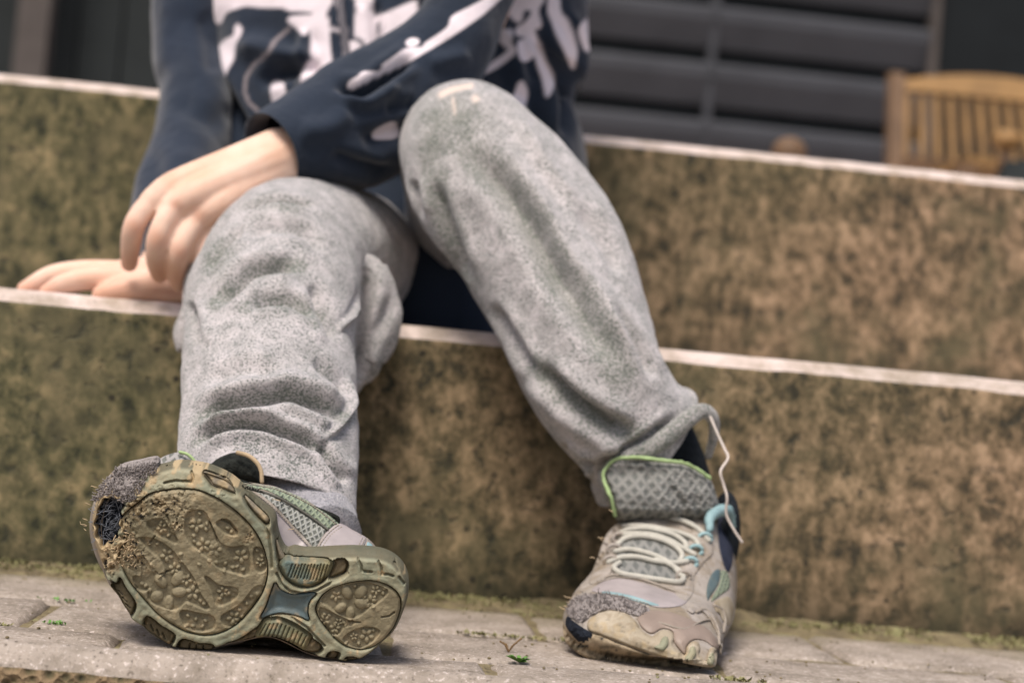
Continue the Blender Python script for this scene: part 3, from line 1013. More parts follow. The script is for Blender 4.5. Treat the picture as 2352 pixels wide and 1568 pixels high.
worn = [paint(vv, ff, it) if it else np.zeros(len(vv)) for vv, ff, it in ((VA, FA, []), (VB, FB, [('line', [(1012, 218), (1040, 206), (1082, 197)], 9, 1), ('blob', [(1092, 227), (15, 11)], 0, 1), ('line', [(1040, 225), (1046, 262)], 6, .6)]), (VC, FC, []), (V3, F3, []), (V4, F4, []))]
trousers = mesh_obj('trousers', V, F, M['marl'], person, True, {'stain_shade': np.concatenate(st), 'worn': np.concatenate(worn)})
cf = [(1402, 1150, 1.085), (1398, 1100, 1.072), (1425, 1062, 1.064), (1480, 1036, 1.060), (1535, 1000, 1.060), (1580, 962, 1.062), (1612, 944, 1.066), (1636, 960, 1.072), (1640, 995, 1.080), (1628, 1045, 1.088)]
Vt, Ft = tube([PY(*p) for p in cf], [.004, .0058, .0066, .0064, .0062, .0060, .0052, .0048, .0042, .003], 18, 120, flat=.8)
Vt = Vt + (fbm(Vt, 90, 6, 3) * .0009)[:, None] * np.array([0, -1, 0.4])
mesh_obj('cuff', Vt, Ft, M['marl'], trousers, True, {'stain_shade': .6 * np.ones(len(Vt)), 'worn': np.zeros(len(Vt))})
# frayed hem thread on the turned cuff
tp = [(1632, 958, 1.05), (1650, 1000, 1.045), (1664, 1030, 1.04), (1672, 1052, 1.035), (1655, 1082, 1.03), (1662, 1112, 1.03), (1670, 1142, 1.028), (1668, 1180, 1.03), (1685, 1215, 1.03), (1704, 1244, 1.03)]
Vt, Ft = tube([PY(*p) for p in tp], 0.0009, 7, 60)
mesh_obj('loose_thread', Vt, Ft, M['thread'], trousers)

# --- hoodie
torso = [(905, -560, 1.47, 150, .05), (905, -520, 1.47, 250, .06), (905, -460, 1.47, 390, .075), (905, -300, 1.47, 430, .09), (905, -100, 1.46, 440, .098), (912, 60, 1.455, 445, .102), (907, 180, 1.45, 424, .105), (914, 270, 1.445, 402, .108), (925, 340, 1.44, 394, .108), (949, 420, 1.44, 398, .108), (950, 520, 1.43, 385, .1), (955, 620, 1.41, 350, .1), (965, 720, 1.39, 290, .1), (970, 790, 1.39, 240, .09)]  # lowest rings lengthen the navy hem to stand in for shade between the legs
sleeveR = [(600, -500, 1.47, 60, .05), (500, -400, 1.47, 105, .052), (450, -200, 1.47, 96, .05), (438, 0, 1.46, 86, .048), (440, 130, 1.45, 88, .046), (452, 215, 1.43, 84, .045), (440, 310, 1.40, 86, .044), (415, 410, 1.36, 92, .042), (392, 500, 1.31, 88, .04), (382, 580, 1.275, 66, .032), (376, 630, 1.26, 46, .024)]
sleeveL = [(1180, -520, 1.46, 80, .05), (1290, -440, 1.45, 105, .052), (1290, -300, 1.40, 105, .05), (1220, -200, 1.33, 104, .048), (1140, -110, 1.29, 98, .045), (1075, 10, 1.262, 92, .044), (1035, 100, 1.25, 102, .044), (950, 195, 1.24, 124, .044), (820, 285, 1.22, 142, .044), (715, 322, 1.205, 120, .042), (622, 350, 1.19, 94, .036, -6)]
stT = [([(470, 100), (500, 190), (560, 300), (600, 420)], 16, -.01), ([(540, 100), (640, 120), (720, 160)], 22, .006), ([(590, 200), (650, 165), (740, 150)], 16, -.008), ([(690, 60), (700, 160), (690, 230)], 14, .005), ([(1230, 60), (1290, 200), (1300, 330)], 16, -.010), ([(1150, 30), (1200, 200), (1240, 330)], 16, .006), ([(1180, 180), (1230, 260), (1290, 400)], 18, -.009), ([(1310, 20), (1330, 120), (1315, 210)], 14, .006), ([(520, 250), (560, 380)], 12, .006), ([(860, 0), (870, 120)], 14, -.006), ([(960, 30), (1050, 10)], 14, -.006)]
stR = [([(372, -20), (372, 180)], 14, .003), ([(415, 0), (430, 120), (455, 260)], 30, -.004), ([(470, 20), (500, 180)], 20, -.008), ([(400, 215), (450, 260), (520, 300)], 20, -.008), ([(350, 330), (360, 420), (420, 470)], 22, -.007)]
stL = [([(760, 190), (820, 210), (880, 180), (960, 130)], 13, -.009), ([(780, 225), (840, 240), (920, 200)], 12, .004), ([(830, 330), (900, 300), (960, 290)], 26, -.006), ([(680, 300), (760, 290), (800, 240)], 26, .004), ([(880, 250), (960, 240)], 16, -.004), ([(760, 350), (860, 390), (910, 380)], 16, -.004), ([(980, 150), (1080, 120)], 20, .003)]
VT, FT = cloth(torso, 300, 420, sup=2.25); VT, FT = apply_folds(VT, FT, stT, .0035, 12, 21)
VR, FR = cloth(sleeveR, 200, 140, lateral='L', hem=0.05); VR, FR = apply_folds(VR, FR, [(p_, s_ * 1.3, a_ * .5) for p_, s_, a_ in stR], .0025, 16, 31)
VL, FL = cloth(sleeveL, 300, 260, lateral='L', hem=0.05); VL, FL = apply_folds(VL, FL, stL, .0025, 13, 41)
# hood lying behind the neck
hood = [(700, -600, 1.50, 40, .03), (760, -560, 1.54, 70, .045), (905, -535, 1.57, 85, .05), (1050, -560, 1.54, 70, .045), (1110, -600, 1.50, 40, .03)]
VH, FH = cloth(hood, 50, 40, lateral='L'); VH, FH = apply_folds(VH, FH, [], .004, 14, 4)
prT = [('poly', C4([(640, -40), (650, 10), (690, 150), (740, 175), (780, 100), (850, 70), (930, 50), (1060, 60), (1180, 60), (1260, 85), (1380, 90), (1400, 110), (1250, 125), (1240, 165), (1300, 210), (1350, 265), (1395, 230), (1405, 330), (1400, 430), (1340, 520), (1325, 600), (1350, 670), (1390, 685), (1420, 640), (1450, 560), (1530, 500), (1560, 430), (1540, 330), (1545, 200), (1520, 100), (1500, -40)]), 2.5, 1),
       ('poly', C4([(870, 180), (900, 230), (850, 330), (840, 430), (790, 520), (750, 640), (770, 730), (730, 700), (700, 600), (690, 480), (700, 390), (740, 320), (830, 260), (840, 200)]), 2.5, 1),
       ('poly', C4([(1120, 610), (1160, 595), (1205, 620), (1215, 700), (1180, 760), (1130, 760), (1105, 680)]), 2.5, .9),
       ('poly', C4([(1670, 320), (1720, 300), (1765, 330), (1750, 400), (1690, 450), (1640, 480), (1640, 400)]), 2.5, 1),
       ('poly', C4([(1720, -40), (1740, 60), (1720, 180), (1730, 270), (1780, 290), (1800, 360), (1850, 360), (1895, 300), (1880, 150), (1860, 30), (1860, -40)]), 2.5, 1),
       ('poly', C4([(1880, 130), (1940, 100), (2040, 60), (2160, 10), (2195, 60), (2180, 180), (2120, 260), (2030, 310), (1930, 320), (1920, 200)]), 2.5, 1),
       ('line', C4([(1600, -20), (1625, 120), (1655, 240), (1650, 330)]), 7, .8), ('line', C4([(1540, 215), (1620, 225)]), 7, .7),
       ('poly', C5([(1100, -30), (1075, 60), (1130, 90), (1230, 180), (1270, 160), (1285, 90), (1340, 100), (1290, 180), (1225, 220), (1225, 275), (1290, 300), (1240, 330), (1240, 420), (1270, 480), (1320, 480), (1365, 445), (1390, 520), (1430, 640), (1450, 740), (1480, 760), (1520, 680), (1510, 580), (1460, 480), (1420, 370), (1370, 240), (1425, 210), (1400, 80), (1440, -30)]), 2.5, 1),
       ('poly', C5([(1105, 245), (1150, 228), (1200, 245), (1190, 330), (1225, 400), (1180, 460), (1050, 550), (920, 605), (905, 590), (1020, 500), (1150, 400), (1100, 330)]), 2.5, .85),
       ('poly', C5([(1480, -30), (1560, -30), (1575, 90), (1640, 180), (1700, 370), (1695, 480), (1670, 545), (1640, 500), (1600, 400), (1540, 280), (1500, 170), (1470, 90)]), 2.5, 1),
       ('poly', C5([(1810, 145), (1845, 200), (1835, 300), (1800, 400), (1765, 400), (1730, 320), (1712, 250), (1740, 180)]), 2.5, 1),
       ('poly', C5([(1250, 640), (1290, 650), (1315, 740), (1290, 840), (1265, 900), (1190, 800), (1215, 720)]), 2.5, 1)]
pipT = paint(VT, FT, [('line', C4([(1240, 215), (1140, 300), (1080, 400), (980, 480), (925, 570), (915, 680), (950, 760), (1010, 810)]), 6, .7)])
prL = [('poly', C5([(-100, 690), (-85, 640), (-20, 600), (30, 560), (150, 560), (180, 510), (250, 460), (360, 380), (480, 370), (520, 330), (680, 220), (720, 130), (850, 60), (960, 0), (1040, -60), (1150, -60), (1000, 90), (850, 200), (700, 300), (500, 420), (330, 520), (150, 600), (0, 675), (-60, 700)]), 2.5, 1),
       ('poly', C5([(360, 330), (400, 300), (455, 308), (460, 345), (410, 368), (370, 360)]), 2.5, 1), ('poly', C5([(95, 1060), (130, 1010), (270, 955), (300, 1070), (130, 1095)]), 2.5, .7)]
V, F = join([(VT, FT), (VR, FR), (VL, FL), (VH, FH)])
pr = np.concatenate([paint(VT, FT, prT), np.zeros(len(VR)), paint(VL, FL, prL), np.zeros(len(VH))])
pp = np.concatenate([pipT, np.zeros(len(VR) + len(VL) + len(VH))])
hoodie = mesh_obj('hoodie', V, F, M['navy'], person, True, {'print': pr, 'piping': pp})
# zip down the front
zl = [PY(x, y, 1.35) for x, y in [(786, -420), (790, -200), (794, -20), (805, 100), (800, 200)]]
bvhT = BVHTree.FromPolygons(VT.tolist(), FT.tolist())
def cast(bvh, px, py, lift=0.0, fall=None):
    d = rays(px, py); d /= np.linalg.norm(d)
    h = bvh.ray_cast(Vector(CAM), Vector(d))
    if h[0] is None:
        return None
    return np.array(h[0]) - d * lift
zp = [cast(bvhT, x, y, 0.002) for x, y in [(776, -60), (782, 0), (788, 60), (796, 120), (800, 180), (800, 240)]]
zp = [p for p in zp if p is not None]
Vz, Fz = tube(zp, 0.003, 8, 40, flat=0.4, flat_axis=(0, 1, 0))
mesh_obj('zip', Vz, Fz, simple('dull_zip', srgb(96, 92, 98), 0.5, 0.4, 0.3, 500, 0.5), hoodie)

# --- body: one continuous skin surface
def ph(px, py, Y): return PY(px, py, Y)
prims = []
def chain(pts, R, seg=14, n=None, flat=1.0):
    V, F = tube([ph(*p) for p in pts], R, seg, n or len(pts) * 5, flat, (0, 1, 0) if flat != 1 else None)
    prims.append((V, F))
# trunk, pelvis, neck and head
tc = ph(905, -100, 1.47)
for (x, y, Y, rx, ry, rz) in ((905, -420, 1.48, .125, .055, .05), (905, -300, 1.48, .125, .066, .085), (905, -80, 1.48, .115, .066, .10), (915, 150, 1.48, .105, .064, .10), (930, 400, 1.48, .11, .066, .09), (940, 560, 1.48, .115, .07, .06)):
    prims.append(ellipsoid(ph(x, y, Y), (rx, ry, rz)))
nk = ph(905, -520, 1.48)
prims.append(tube([nk - [0, 0, .04], nk + [0, -.005, .02], nk + [0, -.012, .06]], [.036, .033, .036], 16, 8))
hd = nk + np.array([0, -0.02, 0.125])
prims.append(ellipsoid(hd + [0, 0.01, 0.015], (.066, .08, .078)))
prims.append(ellipsoid(hd + [0, -0.018, -0.03], (.052, .056, .055)))
prims.append(ellipsoid(hd + [0, -0.045, -0.062], (.022, .022, .016)))
prims.append(tube([hd + [0, -.062, .008], hd + [0, -.078, -.014], hd + [0, -.083, -.024]], [.006, .008, .010], 10, 8))
prims.append(tube([hd + [-.019, -.068, -.044], hd + [0, -.075, -.043], hd + [.019, -.068, -.044]], [.004, .006, .004], 8, 8))
prims.append(tube([hd + [-.015, -.066, -.051], hd + [0, -.073, -.052], hd + [.015, -.066, -.051]], [.004, .006, .004], 8, 8))
for sx in (-1, 1):
    prims.append(ellipsoid(hd + [sx * .067, .008, -.006], (.007, .015, .024)))
    prims.append(tube([hd + [sx * .012, -.066, .022], hd + [sx * .028, -.064, .027], hd + [sx * .045, -.052, .022]], [.005, .006, .004], 8, 8))
# arms
chain([(560, -400, 1.48), (455, -200, 1.47), (440, 0, 1.465), (445, 190, 1.44), (425, 380, 1.37), (395, 540, 1.29), (384, 640, 1.25)], [.036, .033, .030, .028, .027, .022, .0195])
chain([(1230, -420, 1.47), (1290, -300, 1.41), (1215, -200, 1.335), (1130, -100, 1.29), (1050, 80, 1.255), (900, 235, 1.23), (740, 318, 1.205), (645, 362, 1.188)], [.036, .034, .031, .030, .029, .025, .0215, .0195])
# legs
chain([(860, 620, 1.46), (780, 600, 1.33), (690, 590, 1.21), (645, 610, 1.15), (625, 740, 1.10), (622, 900, 1.05), (642, 1040, 1.02), (665, 1120, 0.998)], [.055, .052, .045, .041, .039, .038, .028, .026])
chain([(1090, 620, 1.47), (1088, 480, 1.34), (1078, 390, 1.24), (1078, 348, 1.19), (1160, 450, 1.165), (1290, 680, 1.13), (1420, 940, 1.112), (1520, 1080, 1.118), (1550, 1180, 1.118)], [.055, .052, .044, .040, .038, .036, .025, .022, .022])
chain([(1550, 1180, 1.118), (1545, 1330, 1.085), (1520, 1440, 1.02), (1490, 1470, .985)], [.022, .018, .014, .011])
chain([(680, 1160, .985), (740, 1290, .945), (560, 1270, .925), (400, 1260, .92)], [.020, .018, .018, .014])
# left hand lying over the near knee, back of the hand up, fingers hanging down
mc = [((640, 345, 1.186), (520, 382, 1.178), (402, 428, 1.170), (352, 462, 1.168)),
      ((648, 362, 1.184), (540, 408, 1.170), (452, 446, 1.162), (404, 474, 1.162)),
      ((650, 380, 1.186), (560, 430, 1.172), (500, 470, 1.164), (456, 500, 1.164)),
      ((652, 400, 1.190), (580, 450, 1.178), (535, 488, 1.172), (500, 520, 1.172))]
mr = [(.0165, .0125, .0112, .0098), (.018, .0135, .0118, .0100), (.018, .0135, .0115, .0096), (.0165, .0125, .0108, .0090)]
for P_, R_ in zip(mc, mr): chain(P_, R_, 14, 24)
fg = [([(352, 462, 1.168), (324, 492, 1.166), (307, 524, 1.166), (300, 566, 1.174), (297, 606, 1.184)], (.0098, .0090, .0088, .0080, .0066)),
      ([(404, 474, 1.162), (378, 512, 1.158), (362, 554, 1.158), (360, 600, 1.168), (366, 632, 1.178)], (.0100, .0092, .0090, .0082, .0066)),
      ([(456, 500, 1.164), (430, 540, 1.160), (413, 580, 1.160), (406, 622, 1.170), (410, 652, 1.180)], (.0096, .0088, .0086, .0078, .0064)),
      ([(500, 520, 1.172), (478, 556, 1.168), (464, 590, 1.168), (458, 626, 1.176), (460, 650, 1.184)], (.0090, .0080, .0078, .0070, .0058))]
for P_, R_ in fg: chain(P_, [r * .9 for r in R_], 16, 40)
chain([(610, 400, 1.215), (545, 440, 1.225), (490, 480, 1.235), (450, 510, 1.24)], (.013, .0115, .0105, .0075), 14, 30)
# right hand propped flat on the step
mc = [((392, 652, 1.244), (330, 642, 1.225), (270, 640, 1.216)), ((392, 646, 1.25), (330, 630, 1.24), (268, 628, 1.235)),
      ((394, 648, 1.262), (330, 632, 1.258), (272, 632, 1.255)), ((394, 654, 1.27), (335, 642, 1.272), (282, 642, 1.272))]
for P_ in mc: chain(P_, (.0165, .0135, .0100), 14, 20)
for P_, R_ in [([(270, 640, 1.216), (200, 640, 1.212), (146, 652, 1.212), (108, 672, 1.213)], (.0100, .0088, .0078, .0062)),
               ([(268, 628, 1.235), (190, 624, 1.235), (118, 634, 1.235), (58, 664, 1.235)], (.0100, .0088, .0080, .0062)),
               ([(272, 632, 1.255), (195, 630, 1.258), (130, 642, 1.26), (84, 664, 1.262)], (.0096, .0086, .0078, .0060)),
               ([(282, 642, 1.272), (220, 642, 1.28), (170, 652, 1.286), (136, 668, 1.29)], (.0088, .0078, .0070, .0056)),
               ([(380, 662, 1.225), (325, 662, 1.208), (272, 668, 1.202), (234, 676, 1.200)], (.0150, .0125, .0095, .0072))]: chain(P_, R_, 16, 34)
V, F = join(prims)
tmp = bpy.data.meshes.new('tmp'); tmp.from_pydata(V.tolist(), [], F)
to = bpy.data.objects.new('tmp', tmp); COL.objects.link(to)
rm = to.modifiers.new('r', 'REMESH'); rm.mode = 'VOXEL'; rm.voxel_size = 0.0016; rm.adaptivity = 0
sm = to.modifiers.new('s', 'SMOOTH'); sm.factor = 0.5; sm.iterations = 4
dg = bpy.context.evaluated_depsgraph_get()
ev = to.evaluated_get(dg).to_mesh()
nv_ = len(ev.vertices); co = np.empty(nv_ * 3); ev.vertices.foreach_get('co', co); co = co.reshape(-1, 3)
nf = len(ev.polygons); fi = np.empty(nf * 4, np.int32); ev.loops.foreach_get('vertex_index', fi)
Fb = fi.reshape(-1, 4)
to.to_mesh_clear() if hasattr(to, 'to_mesh_clear') else None
bpy.data.objects.remove(to); bpy.data.meshes.remove(tmp)
P2 = W2P(co)
bl = np.zeros(nv_)
for (x, y, r) in ((307, 520, 20), (362, 550, 20), (412, 578, 20), (297, 605, 26), (366, 630, 26), (410, 640, 26), (60, 664, 34), (108, 670, 30), (234, 672, 34), (404, 470, 16), (456, 496, 16), (270, 660, 40)):
    bl = np.maximum(bl, 0.55 * np.exp(-(((P2 - [x, y]) ** 2).sum(1)) / r ** 2))
body = mesh_obj('body', co, Fb, M['skin'], person, True, {'blush': bl})
# hair and eyes
hv = []
for k in range(260):
    a = RNG.uniform(0, 2 * math.pi); e = RNG.uniform(0.05, 1.45)
    q = np.array([math.cos(a) * math.cos(e) * .069, math.sin(a) * math.cos(e) * .083, math.sin(e) * .082])
    if q[1] < -.035 and q[2] < .045: continue
    p = hd + [0, .012, .018] + q
    d = np.array([q[0], q[1], 0]) / .08 * .5 + np.array([RNG.normal(0, .25), RNG.normal(0, .25), -.9])
    d /= np.linalg.norm(d)
    hv.append(tube([p, p + d * .014 + q * .06, p + d * .03 + q * .04], [.006, .0055, .001], 6))
V, F = join([ellipsoid(hd + [0, .016, .022], (.069, .082, .078))] + hv)
mesh_obj('hair', V, F, M['hair'], person)
for sx in (-1, 1):
    V, F = ellipsoid(hd + [sx * .027, -.0605, .006], (.0085, .005, .005)); e = mesh_obj('eye', V, F, simple('eye_white', srgb(222, 218, 214), 0.3, 0.5, 0.02), person)
    V, F = ellipsoid(hd + [sx * .027, -.0645, .006], (.0035, .002, .0035)); mesh_obj('iris', V, F, simple('iris_brown', srgb(60, 44, 34), 0.3, 0.5, 0.05), e)
# socks
V, F = tube([ph(x, y, Y) for x, y, Y in [(1462, 975, 1.118), (1505, 1040, 1.118), (1535, 1100, 1.118), (1552, 1180, 1.118), (1552, 1240, 1.118)]], [.034, .031, .0285, .0275, .027], 40, 60, caps=False)
mesh_obj('sock', V + (fbm(V, 90, 3, 3) * .0006)[:, None], F, M['sock'], person)
V, F = tube([ph(x, y, Y) for x, y, Y in [(640, 1060, 1.02), (660, 1120, 0.998), (695, 1190, 0.975), (735, 1250, .955)]], [.030, .031, .031, .026], 40, 60, caps=False)
so = mesh_obj('sock', V + (fbm(V, 90, 5, 3) * .0008)[:, None], F, M['sock_grey'], person); so['label'] = 'light grey sock above the raised sneaker'
# ------------------------------------------------------------------ sneakers: relief built on real surfaces
def relief(name, poly, base, nrm, sp, hfn, thick, mat, parent, attrs=None, per=4, rnd=True):
    """plate with the outline poly (px), modelled relief hfn on the surface base(), thick m deep"""
    P = round_poly(poly, per) if rnd else np.asarray(poly, float)
    lo, hi = P.min(0) - 2 * sp, P.max(0) + 2 * sp
    xs = np.arange(lo[0], hi[0], sp); ys = np.arange(lo[1], hi[1], sp)
    X, Y = np.meshgrid(xs, ys, indexing='ij')
    Q = np.stack([X.ravel(), Y.ravel()], -1)
    d, near = sdf(Q, P)
    d = d.reshape(X.shape)
    keep = (d < sp * 0.72)
    cell = keep[:-1, :-1] & keep[1:, :-1] & keep[:-1, 1:] & keep[1:, 1:]
    ny = len(ys)
    I, J = np.nonzero(cell)
    F = np.stack([I * ny + J, (I + 1) * ny + J, (I + 1) * ny + J + 1, I * ny + J + 1], -1)
    used = np.unique(F)
    remap = -np.ones(len(Q), int); remap[used] = np.arange(len(used))
    F = remap[F]
    Q = Q[used]; d = d.ravel()[used]; near = near[used]
    # snap the rim to the outline
    rimk = abs(d) < sp * 0.72
    E = np.concatenate([F[:, [0, 1]], F[:, [1, 2]], F[:, [2, 3]], F[:, [3, 0]]])
    key = np.sort(E, 1); kk = key[:, 0] * (len(Q) + 1) + key[:, 1]
    u, inv, cnt = np.unique(kk, return_inverse=True, return_counts=True)
    be = E[cnt[inv] == 1]
    bv = np.unique(be)
    Q[bv] = near[bv]
    d[bv] = 0
    B = base(Q)
    N = nrm(Q, B) if callable(nrm) else np.repeat(np.asarray(nrm, float)[None], len(Q), 0)
    h = hfn(Q, np.maximum(-d, 0)) if hfn else np.zeros(len(Q))
    V = B + N * h[:, None]
    nb = len(V)
    rm_ = -np.ones(len(Q), int); rm_[bv] = np.arange(len(bv))
    V = np.vstack([V, B[bv] - N[bv] * (thick - 0 * h[bv])[:, None]])
    S = np.stack([be[:, 1], be[:, 0], rm_[be[:, 0]] + nb, rm_[be[:, 1]] + nb], -1)
    FF = np.vstack([F, S])
    at_ = {}
    if attrs:
        for k, fn in attrs.items():
            a = fn(Q, np.maximum(-d, 0), h)
            at_[k] = np.concatenate([a, a[bv]])
    for k in ('dirt_shade', 'scuff', 'pit'):
        at_.setdefault(k, np.zeros(len(V)))
    # orient towards the viewer
    n = np.cross(V[F[0, 1]] - V[F[0, 0]], V[F[0, 2]] - V[F[0, 0]])
    if n @ N[0] < 0: FF = FF[:, ::-1]
    return mesh_obj(name, V, FF, mat, parent, True, at_)

def fibres(name, pts, dirs, ln, mat, parent, r=0.00022, curl=0.5):
    parts = []
    for p, d in zip(pts, dirs):
        l = RNG.uniform(*ln)
        d = np.asarray(d, float) + RNG.normal(0, 0.35, 3); d /= np.linalg.norm(d)
        q = RNG.normal(0, 1, 3) * curl
        pp = [p, p + d * l * .35 + q * l * .12, p + d * l * .7 + q * l * .35, p + d * l + q * l * .3 + RNG.normal(0, l * .12, 3)]
        parts.append(tube(pp, [r, r, r * .9, r * .6], 4, None, caps=False))
    V, F = join(parts)
    o = mesh_obj(name, V, F, mat, parent, True)
    o['kind'] = 'stuff'
    return o

# ---- raised sneaker, sole towards the viewer
SN = np.array([0.0, -1.0, -0.20]); SN /= np.linalg.norm(SN)
SP0 = np.array([0.0, 0.867, 0.0])
def sole_base(Q, back=0.0):
    d = rays(Q[:, 0], Q[:, 1])
    p0 = SP0 - SN * back
    t = ((p0 - CAM) @ SN) / (d @ SN)
    return CAM + d * t[:, None]
OUT = C1([(560, 222), (700, 192), (860, 208), (960, 240), (1060, 290), (1150, 366), (1240, 450), (1330, 520), (1366, 565), (1375, 640), (1400, 730), (1440, 790)]) + \
      C2([(560, 612), (640, 628), (760, 628), (900, 620), (1050, 616), (1200, 624), (1310, 645), (1400, 690), (1465, 755), (1505, 840), (1512, 910), (1494, 1010), (1445, 1150), (1385, 1262), (1300, 1342), (1200, 1436), (1100, 1490), (1000, 1502), (900, 1492), (800, 1476), (700, 1440), (620, 1400), (520, 1350), (420, 1312), (330, 1302), (240, 1312)]) + \
      C1([(1150, 1378), (1010, 1412), (900, 1440), (760, 1432), (680, 1420), (600, 1382), (520, 1332), (460, 1276), (395, 1236), (362, 1180), (310, 1112), (262, 1036), (200, 985), (172, 905), (146, 840), (112, 730), (98, 620), (112, 520), (142, 420), (205, 330), (300, 262), (430, 225)])
FPAD = C1([(450, 430), (520, 375), (640, 348), (760, 342), (870, 356), (1000, 412), (1120, 500), (1215, 600), (1282, 720), (1316, 860), (1302, 975), (1252, 1085), (1155, 1205), (1050, 1280), (930, 1316), (805, 1304), (695, 1256), (585, 1176), (475, 1060), (395, 965), (345, 880), (318, 800), (330, 740), (372, 690), (350, 620), (330, 560), (360, 500)])
HPAD = C2([(758, 1030), (800, 955), (880, 893), (1000, 850), (1120, 832), (1230, 832), (1325, 862), (1395, 910), (1432, 965), (1440, 1030), (1420, 1110), (1385, 1195), (1320, 1280), (1240, 1345), (1130, 1382), (1030, 1366), (940, 1318), (860, 1240), (795, 1155), (760, 1085)])
SHANK = C2([(418, 845), (450, 895), (530, 935), (620, 940), (720, 930), (748, 936), (708, 975), (682, 1030), (680, 1100), (688, 1148), (620, 1118), (540, 1098), (450, 1088), (370, 1106), (300, 1128), (345, 1040), (375, 950), (402, 880)])
RIBU = C2([(446, 700), (495, 640), (560, 640), (640, 650), (760, 652), (860, 660), (888, 690), (862, 770), (810, 830), (760, 862), (700, 880), (620, 880), (545, 850), (480, 790)])
RIBL = C2([(252, 1292), (300, 1175), (370, 1135), (460, 1128), (550, 1162), (640, 1215), (712, 1275), (700, 1320), (660, 1400), (600, 1372), (520, 1332), (430, 1300), (340, 1292)])
LUGS = [C2([(900, 665), (980, 655), (1010, 700), (990, 760), (920, 800), (860, 812), (880, 760), (905, 700)]),
        C2([(720, 1300), (800, 1372), (770, 1420), (700, 1428), (640, 1404), (690, 1330)]),
        C2([(868, 1408), (940, 1420), (905, 1478), (838, 1468)]), C2([(1010, 1450), (1090, 1462), (1060, 1492), (985, 1490)]),
        C1([(318, 945), (350, 1000), (425, 1110), (392, 1200), (345, 1150), (300, 1075), (245, 1000), (300, 985)]), C1([(508, 1196), (600, 1262), (690, 1322), (652, 1398), (560, 1340), (482, 1275)]),
        C1([(745, 1352), (850, 1378), (948, 1390), (938, 1436), (820, 1434), (712, 1420)]), C1([(1040, 1385), (1150, 1340), (1270, 1260), (1330, 1255), (1240, 1345), (1120, 1380)]),
        C1([(880, 238), (960, 258), (1050, 298), (1095, 372), (1030, 352), (950, 326), (925, 300)]), C1([(1165, 392), (1250, 470), (1325, 545), (1312, 580), (1240, 520), (1180, 440)]),
        C1([(1378, 690), (1410, 760), (1436, 812), (1400, 836), (1384, 780)])]
HOLE = C1([(146, 560), (156, 500), (182, 462), (198, 424), (236, 418), (262, 396), (300, 414), (330, 405), (350, 452), (322, 490), (338, 540), (306, 566), (322, 610), (296, 640), (312, 682), (272, 700), (250, 742), (214, 728), (188, 756), (168, 712), (140, 690), (144, 640), (126, 610)])
FUZZP = C1([(545, 168), (420, 190), (345, 205), (280, 232), (200, 310), (140, 400), (118, 455), (160, 440), (180, 425), (215, 405), (262, 396), (330, 430), (420, 400), (470, 330), (505, 260), (560, 230)])
def hsdf(Q, L): return sdf(Q, round_poly(L, 4))[0]
def grooves(Q, lines, wd, dp):
    h = np.zeros(len(Q))
    for L in lines:
        d, _ = dist_line(Q, np.asarray(L, float))
        h = np.minimum(h, -dp * smooth(-d, -wd, -wd * 0.35))
    return h
def toe_curl(Q):
    x1 = (Q[:, 0] - 165.4) / 0.33983; y1 = (Q[:, 1] - 1010.6) / 0.33983
    return -0.011 * smooth(-x1, -420, -90) - 0.006 * smooth(-y1, -420, -150)
dmgc = [((600, 440), 100, .8), ((440, 460), 90, 1), ((350, 580), 60, 1), ((370, 720), 90, 1), ((430, 800), 90, .8), ((290, 800), 70, 1), ((700, 580), 45, .9), ((1200, 655), 40, .6), ((1000, 300), 70, .7), ((700, 440), 120, .6), ((240, 880), 60, .8)]
def damage(Q):
    x1 = (Q[:, 0] - 165.4) / 0.33983; y1 = (Q[:, 1] - 1010.6) / 0.33983
    m_ = np.zeros(len(Q))
    for (c, r, a) in dmgc: m_ = np.maximum(m_, a * np.exp(-(((x1 - c[0]) ** 2 + (y1 - c[1]) ** 2) / r ** 2) * 1.1))
    return m_
holesdf = [FPAD, HPAD, SHANK, RIBU, RIBL] + LUGS
FR_G = [C1([(620, 300), (690, 285), (800, 292)]), C1([(800, 232), (812, 265), (806, 296)]), C1([(1290, 560), (1330, 640), (1345, 760), (1352, 860)]), C2([(1128, 742), (1205, 750)]), C2([(1290, 770), (1340, 768), (1380, 782)]), C2([(1430, 790), (1470, 850)]),
        C2([(1095, 650), (1120, 700), (1128, 742)]), C2([(1262, 670), (1285, 720), (1292, 768)]), C2([(1390, 700), (1425, 750)]), C1([(185, 925), (230, 900), (270, 880)]), C1([(215, 1000), (250, 975), (290, 990)]), C2([(430, 760), (470, 850), (540, 905), (640, 925), (760, 900), (850, 850), (960, 800), (1010, 760)]), C2([(250, 1325), (310, 1150), (380, 1105), (480, 1100), (570, 1130), (680, 1200), (740, 1270), (820, 1350)])]
def h_frame(Q, e):
    h = -0.0065 * (1 - smooth(e, 0, 15)) ** 2
    for L in holesdf:
        d = hsdf(Q, L)
        k = d < 14
        wid = 4.2
        h = np.where(k, np.minimum(h, h * 0 - 0.0055 * smooth(-d, -wid, -wid + 3.0) + h * 0.3), h)
        h += 0.0003 * np.exp(-((d - 10) / 5) ** 2)
    d = hsdf(Q, HOLE)
    h = h - 0.012 * smooth(-d, -3, 3) + 0.0012 * np.exp(-((d - 4) / 5) ** 2)
    h += grooves(Q, FR_G, 4.0, 0.0022)
    m_ = damage(Q)
    n = fbm(Q, 0.11, 3, 4)
    h += m_ * (0.0024 * n - 0.0030 * smooth(fbm(Q, 0.16, 9, 3), 0.45, 0.8))
    h += 0.00035 * fbm(Q, 0.05, 4, 4)
    return h + toe_curl(Q)
